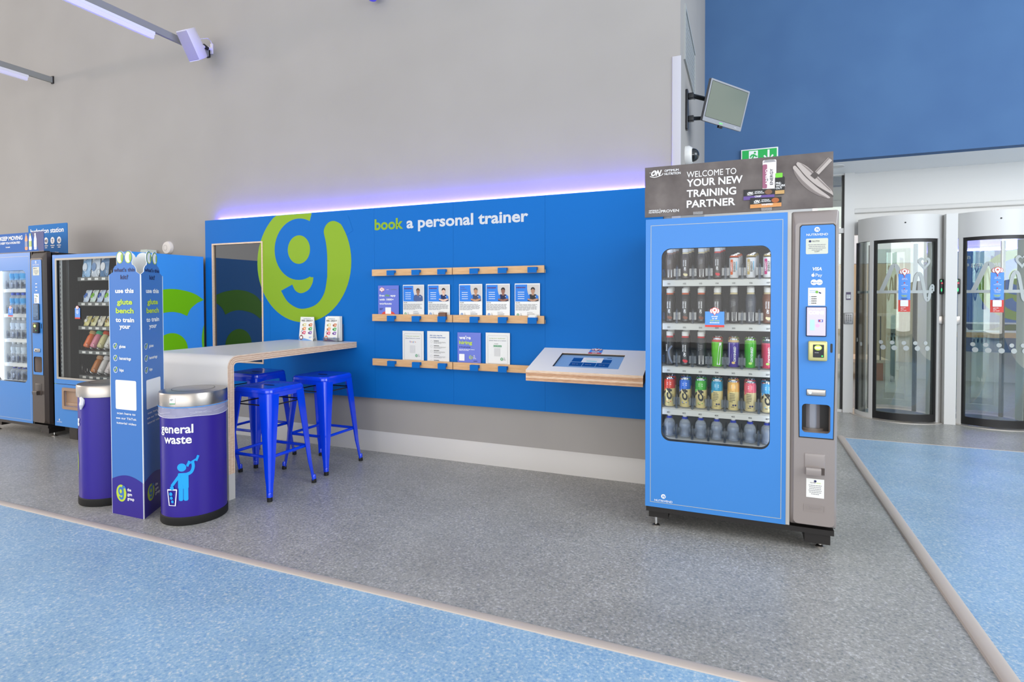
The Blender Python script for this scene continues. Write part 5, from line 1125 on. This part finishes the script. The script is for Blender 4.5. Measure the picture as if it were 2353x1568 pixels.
def c4(cv, c, back):
    m = M(f'can_{c[0]}_{c[1]}_{c[2]}', c, .28)
    if back:
        cv.micro(-.02, .095, .03, 6, .009, PRK, 2, .35); cv.ell(.0, .032, .005, .005, PRN, 2); cv.ell(.012, .032, .005, .005, PRN, 2); cv.micro(-.012, .02, .03, 1, .01, PRK, 2, .3)
    else:
        cv.text('C4', .014, .040, PRK, .026, w=.066, rot=PI/2, l=3, bold=.06, shear=.25); cv.rect(-.014, .028, .012, .033, m, 2); cv.micro(-.012, .022, .024, 1, .01, PRK, 2, .3)
        cv.poly([(-.034, .088), (-.020, .098), (-.020, .085), (-.034, .07)], PRK, 2); cv.micro(.019, .07, .008, 7, .006, PRK, 2, .5)
    cv.rect(-.012, .140, .012, .143, PRW, 2); cv.rect(-.012, .130, .012, .133, PRW, 2)
    cv.poly([(-.034, .09), (-.02, .104), (.0, .108), (.0, .112), (-.034, .112)], m, 1)
for k, top, low, bk, nmx in ((0, (206, 50, 24), (222, 204, 140), 0, 'cream and red energy can'), (1, (0, 96, 200), (222, 204, 140), 0, 'cream and royal blue energy can'), (2, (40, 160, 10), (222, 204, 140), 0, 'cream and green energy can'), (3, (20, 146, 186), (222, 204, 140), 1, 'cream and teal energy can'),
                          (4, (232, 180, 90), (226, 206, 140), 1, 'cream and amber energy can'), (5, (230, 96, 116), (222, 204, 150), 1, 'cream and pink energy can'), (6, (60, 160, 220), (222, 208, 160), 0, 'cream and sky blue energy can')):
    p = can('energy_can', (1, 1, 1), (2, 2, 2), .0325, .168, .108); recan(p, top, low); onprint(p, .0325, lambda cv: c4(cv, top, bk)); column(p, 3, k, 2, nmx, .165, True, 'energy cans on the fourth shelf')
WAT = M('water_bottle_plastic', (226, 236, 248), .06, spec=.8); WAT.node_tree.nodes['Principled BSDF'].inputs['Alpha'].default_value = .3
def water(name, fat=False):
    t = thing(name, '', 'bottle'); b = MB(); k = 1.12 if fat else 1; H = lambda P: [(r_, h*.83) for r_, h in P]
    b.lathe(H([(.024*k, 0), (.030*k, .004), (.031*k, .03), (.027*k, .05), (.032*k, .068), (.033*k, .085), (.028*k, .112), (.016, .128), (.013, .134)]), (0, 0, 0), WAT, 24); b.build('body', t)
    b = MB(); b.lathe(H([(.0265*k, .005), (.028*k, .03), (.0245*k, .05), (.029*k, .07), (.028*k, .095), (0, .095)]), (0, 0, 0), glass('water', (196, 216, 240), .05), 20); b.build('water', t)
    b = MB(); b.lathe(H([(.0155, .128), (.0165, .131), (.0165, .142), (.013, .144)]), (0, 0, 0), M('cap_blue', (20, 50, 170), .4), 20); b.build('collar', t)
    b = MB(); b.lathe(H([(.012, .144), (.012, .158), (.009, .162), (0, .162)]), (0, 0, 0), M('cap_white', (228, 226, 220), .4), 20); b.build('cap', t); return t
for k in range(7):
    p = water('water_bottle') if k == 0 else p
    nm = ['at the left end', 'second from the left', 'third from the left', 'in the middle', 'third from the right', 'second from the right', 'at the right end'][k]
    lab = f'clear water bottle {nm} of the bottom shelf, large machine'
    if k == 0: p['label'] = lab; p['group'] = 'water bottles on the bottom shelf'; p.location = (-.526+SLX[0], 3.455, SLZ[4]+.007)
    else: dup(p, (-.526+SLX[k], 3.455, SLZ[4]+.007), lab, 'water bottles on the bottom shelf')
# left machine: four visible columns, five shelves
def sport(name, labc, capc, clear=True):
    t = thing(name, '', 'bottle'); b = MB(); m = WAT if clear else M('milk_white', (222, 226, 230), .4)
    b.lathe([(.026, 0), (.030, .005), (.030, .09), (.025, .105), (.030, .12), (.030, .15), (.018, .178), (.014, .184)], (0, 0, 0), m, 20); b.build('body', t)
    b = MB(); b.lathe([(.0306, .085), (.0256, .105), (.0306, .12), (.0306, .15)], (0, 0, 0), M(f'wrap_{labc[0]}_{labc[1]}', labc, .4), 20); b.build('wrapper', t)
    b = MB(); b.lathe([(.015, .182), (.019, .185), (.019, .205), (.016, .208), (0, .208)], (0, 0, 0), M(f'cap_{capc[0]}_{capc[2]}', capc, .4), 20); b.build('cap', t); return t
rowd = [('cyan-labelled bottle, blue cap', (60, 170, 226), (40, 130, 220), True), ('sky-labelled bottle, royal blue cap', (40, 160, 226), (0, 90, 220), True), ('white-capped milky bottle', (206, 222, 240), (230, 230, 232), True), ('clear bottle, white cap', (200, 214, 226), (226, 230, 232), True)]
for r, (desc, lc, cc, cl) in enumerate(rowd):
    p = sport('sports_bottle', lc, cc, cl)
    for i, k in enumerate((2, 1, 0)):
        lab = f'{desc}, {("right", "middle", "left")[i]} one in row {("one", "two", "three", "four")[r]}, left machine'
        loc = (-7.085+SLX[k], 3.25+.165, SLZ[r]+.007)
        if i == 0: p['label'] = lab; p['group'] = 'bottles in the left machine'; p.location = loc
        else: dup(p, loc, lab, 'bottles in the left machine')
p = water('water_bottle', True)
for i, k in enumerate((2, 1, 0)):
    lab = f'round water bottle, {("right", "middle", "left")[i]} one on the bottom shelf of the left machine'
    loc = (-7.085+SLX[k], 3.25+.165, SLZ[4]+.007)
    if i == 0: p['label'] = lab; p['group'] = 'bottles in the left machine'; p.location = loc
    else: dup(p, loc, lab, 'bottles in the left machine')

# ---- snack machine
t = thing('snack_machine', 'blue snack vending machine with black interior and green leaf side, behind the display column', 'vending machine', (-5.47, 3.65, 0))
sx0, sx1, sy, sb, zt = -6.03, -4.95, 3.27, 4.0, 1.742
b = MB(); b.box(sx0, sx0+.04, sy, sb, .135, zt, VDEEP); b.box(sx1-.03, sx1, sy, sb, .135, zt, VDEEP); b.box(sx0+.04, sx1-.03, sb-.04, sb, .135, zt, DARKM); b.box(sx0+.04, sx1-.03, sy, sb-.04, zt-.03, zt, DARKM); b.box(sx0+.04, sx1-.03, sy, sb-.04, .135, .52, DARKM); b.build('cabinet', t)
b = MB(); b.box(sx0+.041, sx0+.046, sy+.02, sb-.06, .52, zt-.03, BKL); b.box(sx1-.036, sx1-.031, sy+.02, sb-.06, .52, zt-.03, BKL); b.box(sx0+.046, sx1-.036, sb-.065, sb-.06, .52, zt-.03, BKL); b.box(sx0+.046, sx1-.036, sy+.02, sb-.065, .521, .525, BKL); b.build('liner', t)
cv = CV(lambda u, v, l: (sx1+l, u, v), .0015)
leaf = spline([(3.30, 1.23), (3.40, 1.345), (3.52, 1.40), (3.661, 1.42), (3.804, 1.403), (3.912, 1.369), (3.999, 1.315)], 5)+spline([(3.926, 1.285), (3.855, 1.230), (3.816, 1.161)], 5)+spline([(3.749, 1.190), (3.662, 1.204), (3.562, 1.193), (3.45, 1.16), (3.36, 1.10)], 4)
cv.poly(leaf, VLIME); cv.ell(3.652, .84, .168, .166, VLIME, 1, 48)
cv.poly([(3.998, 1.07)]+spline([(3.985, 1.03), (3.972, .95), (3.975, .86), (3.99, .78)], 5)+[(3.998, .76)], VLIME); cv.poly(spline([(3.30, .6), (3.4, .62), (3.5, .55), (3.52, .45), (3.42, .38), (3.30, .36)], 5), VLIME); cv.build('printed_graphics', t)
cv = CV(front(sy)); cv.rect(sx0, .96, sx0+.04, 1.21, VLIME); cv.rect(sx0, .137, sx0+.04, .60, VLIME); cv.build('edge_graphics', t)
for fx in (sx0+.18, sx1-.2): MB().box(fx-.06, fx+.06, sy+.05, sy+.16, 0, .135, DARKM).build('foot', t)
for fx in (sx0+.18, sx1-.2): MB().box(fx-.06, fx+.06, sb-.2, sb-.06, 0, .135, DARKM).build('foot', t)
dx0, dx1 = sx0+.03, sx1; gl = (sx0+.08, .585, sx1-.12, 1.70)
f = lambda a, z, d: (a, 3.25+d, z)
b = MB(); b.ring(rrect(*gl, .006, 2), [(dx0, .535), (dx1, .535), (dx1, zt-.004), (dx0, zt-.004)], ((gl[0]+gl[2])/2, 1.14), f, 0, .02, VINYL, BLACK); d_ = b.build('glass_door', t)
b = MB(); b.ring(rrect(gl[0]+.012, gl[1]+.012, gl[2]-.012, gl[3]-.012, .004, 2), rrect(gl[0]-.006, gl[1]-.006, gl[2]+.006, gl[3]+.006, .006, 2), ((gl[0]+gl[2])/2, 1.14), f, -.004, .004, M('door_gasket', (170, 164, 154), .4)); b.build('door_trim', d_)
b = MB(); b.add([f(gl[0], gl[1], .01), f(gl[2], gl[1], .01), f(gl[2], gl[3], .01), f(gl[0], gl[3], .01)], [(0, 1, 2, 3)], GLASS); b.build('window_pane', d_)
tr = (-5.868, .303, -5.36, .503)
b = MB(); b.ring(rrect(tr[0]+.03, tr[1]+.03, tr[2]-.03, tr[3]-.03, .012, 3), [(dx0, .135), (dx1, .135), (dx1, .530), (dx0, .530)], ((tr[0]+tr[2])/2, .40), f, 0, .02, VINYL, TAUPE); lp = b.build('lower_panel', t)
cv = CV(front(3.25)); nutri(cv, sx0+.10, .175, .075); cv.build('printed_graphics', lp)
BRW = M('tray_brown', (158, 128, 104), .4)
b = MB(); b.ring(rrect(tr[0]+.028, tr[1]+.028, tr[2]-.028, tr[3]-.028, .012, 3), rrect(*tr, .015, 3), ((tr[0]+tr[2])/2, .40), f, -.012, .02, BRW); b.box(tr[0]+.03, tr[2]-.03, 3.262, 3.268, tr[1]+.03, tr[3]-.03, BRW); b.rbox(tr[0]+.03, tr[2]-.03, 3.252, 3.268, tr[1]+.028, tr[1]+.06, BRW, .004); b.build('delivery_tray', t)
RLW = M('guide_white', (210, 212, 210), .4)
for gx, gy, m in ((-5.945, 3.285, RLW), (-5.95, 3.345, M('guide_grey', (130, 132, 130), .3, metal=.5)), (-5.90, 3.42, CHROME)):
    b = MB(); b.box(gx-.016, gx+.016, gy, gy+.008, .54, 1.70, m); b.build('guide_rail', t); cv = CV(front(gy))
    if m is RLW:
        for k in range(28): cv.rect(gx-.004, .56+k*.04, gx+.004, .58+k*.04, PRK)
        cv.build('slots', t.children[-1])
b = MB(); b.box(-5.90, -5.15, 3.275, 3.295, 1.698, 1.710, M('snack_led', (240, 246, 255), .5, emit=3)); b.build('light_tube', t)
cv = CV(front(3.2595)); cv.rect(-5.685, 1.155, -5.61, 1.245, PRB, 6); cv.rect(-5.685, 1.145, -5.61, 1.158, PRR, 7); pin(cv, -5.648, 1.245, .04, 7); cv.micro(-5.648, 1.215, .04, 3, .012, PRW, 8, .5, 'c'); cv.build('sticker', t)
SZ = [1.527, 1.293, 1.069, .841, .606]
for r, z in enumerate(SZ):
    b = MB(); b.box(-5.80, -5.06, 3.36, 3.85, z-.012, z, M('tray_metal', (70, 72, 74), .3, metal=.7)); b.box(-5.80, -5.06, 3.35, 3.36, z-.03, z+.004, M('tray_lip', (150, 152, 150), .3, metal=.6)); s = b.build('shelf', t)
    cv = CV(front(3.35)); 
    for k in range(7): cv.rect(-5.75+.1*k, z-.024, -5.70+.1*k, z-.004, PAPER)
    cv.build('number_strip', s); b = MB()
    for k in range(7):
        cx = -5.74+.10*k; b.tube([(cx+.036*math.cos(q*PI/6), 3.365+.0035*q, z+.04+.036*math.sin(q*PI/6)) for q in range(60)], .0014, CHROME, 5)
    b.build('spiral', s)
def packet(name, c, c2, w, h, label, loc, tilt, group, cat='packet'):
    t = thing(name, label, cat, loc, group); b = MB(); m = M(f'packet_{c[0]}_{c[1]}_{c[2]}', c, .25, coat=.3); m2 = M(f'packet_{c2[0]}_{c2[1]}_{c2[2]}', c2, .3)
    ct_, st_ = math.cos(tilt), math.sin(tilt); R_ = lambda a, y, z: (loc[0]+a, loc[1]+y*ct_+z*st_, loc[2]+z*ct_-y*st_)
    g = [(-w/2, 0, 0), (w/2, 0, 0), (w/2, 0, h), (-w/2, 0, h)]; n = 6; vs = []
    for s in (-1, 1):
        for j in range(n+1):
            for i in range(n+1):
                u, v = i/n, j/n; q = .018*(math.sin(PI*u)*math.sin(PI*v))**.5; vs.append(R_(-w/2+w*u, s*q, h*v))
    k = (n+1)**2; fs = []
    for j in range(n):
        for i in range(n):
            a = j*(n+1)+i; fs += [(a, a+1, a+n+2, a+n+1), (k+a, k+a+n+1, k+a+n+2, k+a+1)]
    b.add(vs, fs, m); b.build('pouch', t)
    cv = CV(lambda u, v, l: R_(u, -.0185-l, v)); cv.ell(0, h*.5, w*.28, h*.2, m2, 1); cv.micro(-w*.2, h*.85, w*.4, 2, .01, PRW, 1, .6); cv.build('printed_graphics', t); return t
def roll(name, c, c2, label, loc, group, cat):
    t = thing(name, label, cat, loc, group); b = MB(); d = Vector((0, .45, .89)); p0 = Vector(loc)+Vector((0, 0, .03))
    q = lambda s: p0+d*s
    b.tube([q(0), q(.01), q(.10), q(.13)], [.022, .030, .031, .024], M(f'roll_{c[0]}_{c[1]}', c, .25, coat=.4), 18); b.build('body', t)
    b = MB(); b.tube([q(.13), q(.135), q(.16), q(.168)], [.026, .032, .032, .024], M(f'roll_{c2[0]}_{c2[1]}', c2, .35), 18); b.build('lid', t); return t
pos = lambda k: -5.74+.10*k
PN = ['leftmost', 'second', 'third', 'fourth', 'fifth']
for k, c, c2 in ((0, (150, 190, 226), (226, 232, 240)), (1, (206, 214, 224), (120, 150, 190)), (2, (90, 130, 170), (226, 226, 226))):
    packet('snack_bag', c, c2, .12, .20, f'{PN[k]} tall packet on the top shelf of the snack machine', (pos(k)-.02+.03*k, 3.40, SZ[0]), .1, 'packets in the snack machine')
for k, c, c2 in ((0, (200, 214, 232), (60, 110, 190)), (1, (206, 222, 214), (120, 190, 20)), (2, (190, 206, 232), (40, 80, 170)), (3, (196, 214, 226), (130, 196, 30)), (4, (222, 222, 220), (150, 150, 150))):
    packet('snack_pouch', c, c2, .075, .12, f'{PN[k]} small pouch on the second shelf of the snack machine', (pos(k), 3.38, SZ[1]+.005), .35, 'packets in the snack machine')
for k, c, c2 in ((0, (226, 214, 140), (240, 238, 230)), (1, (230, 224, 170), (190, 170, 80)), (2, (222, 216, 196), (230, 226, 214)), (3, (226, 216, 150), (150, 120, 60))):
    packet('snack_sachet', c, c2, .07, .10, f'{PN[k]} pale yellow sachet on the middle shelf of the snack machine', (pos(k), 3.38, SZ[2]+.005), .4, 'packets in the snack machine')
for k, c, c2, nm in ((0, (240, 120, 60), (214, 176, 116), 'orange'), (1, (226, 140, 160), (60, 190, 140), 'pink'), (2, (214, 206, 150), (216, 80, 40), 'cream'), (3, (214, 214, 206), (60, 170, 110), 'white'), (4, (236, 170, 190), (226, 180, 160), 'pale pink')):
    roll('snack_tub', c, c2, f'{nm} tub with coloured lid on the fourth shelf of the snack machine', (pos(k), 3.38, SZ[3]), 'tubs in the snack machine', 'tub')
for k, c, c2, nm in ((0, (190, 116, 50), (206, 160, 120), 'brown'), (1, (214, 210, 206), (230, 226, 224), 'white'), (2, (206, 196, 196), (190, 90, 70), 'grey'), (3, (214, 200, 180), (220, 214, 210), 'beige')):
    roll('drink_pouch', c, c2, f'{nm} drink bottle on the bottom shelf of the snack machine', (pos(k+1), 3.38, SZ[4]), 'bottles in the snack machine', 'bottle')
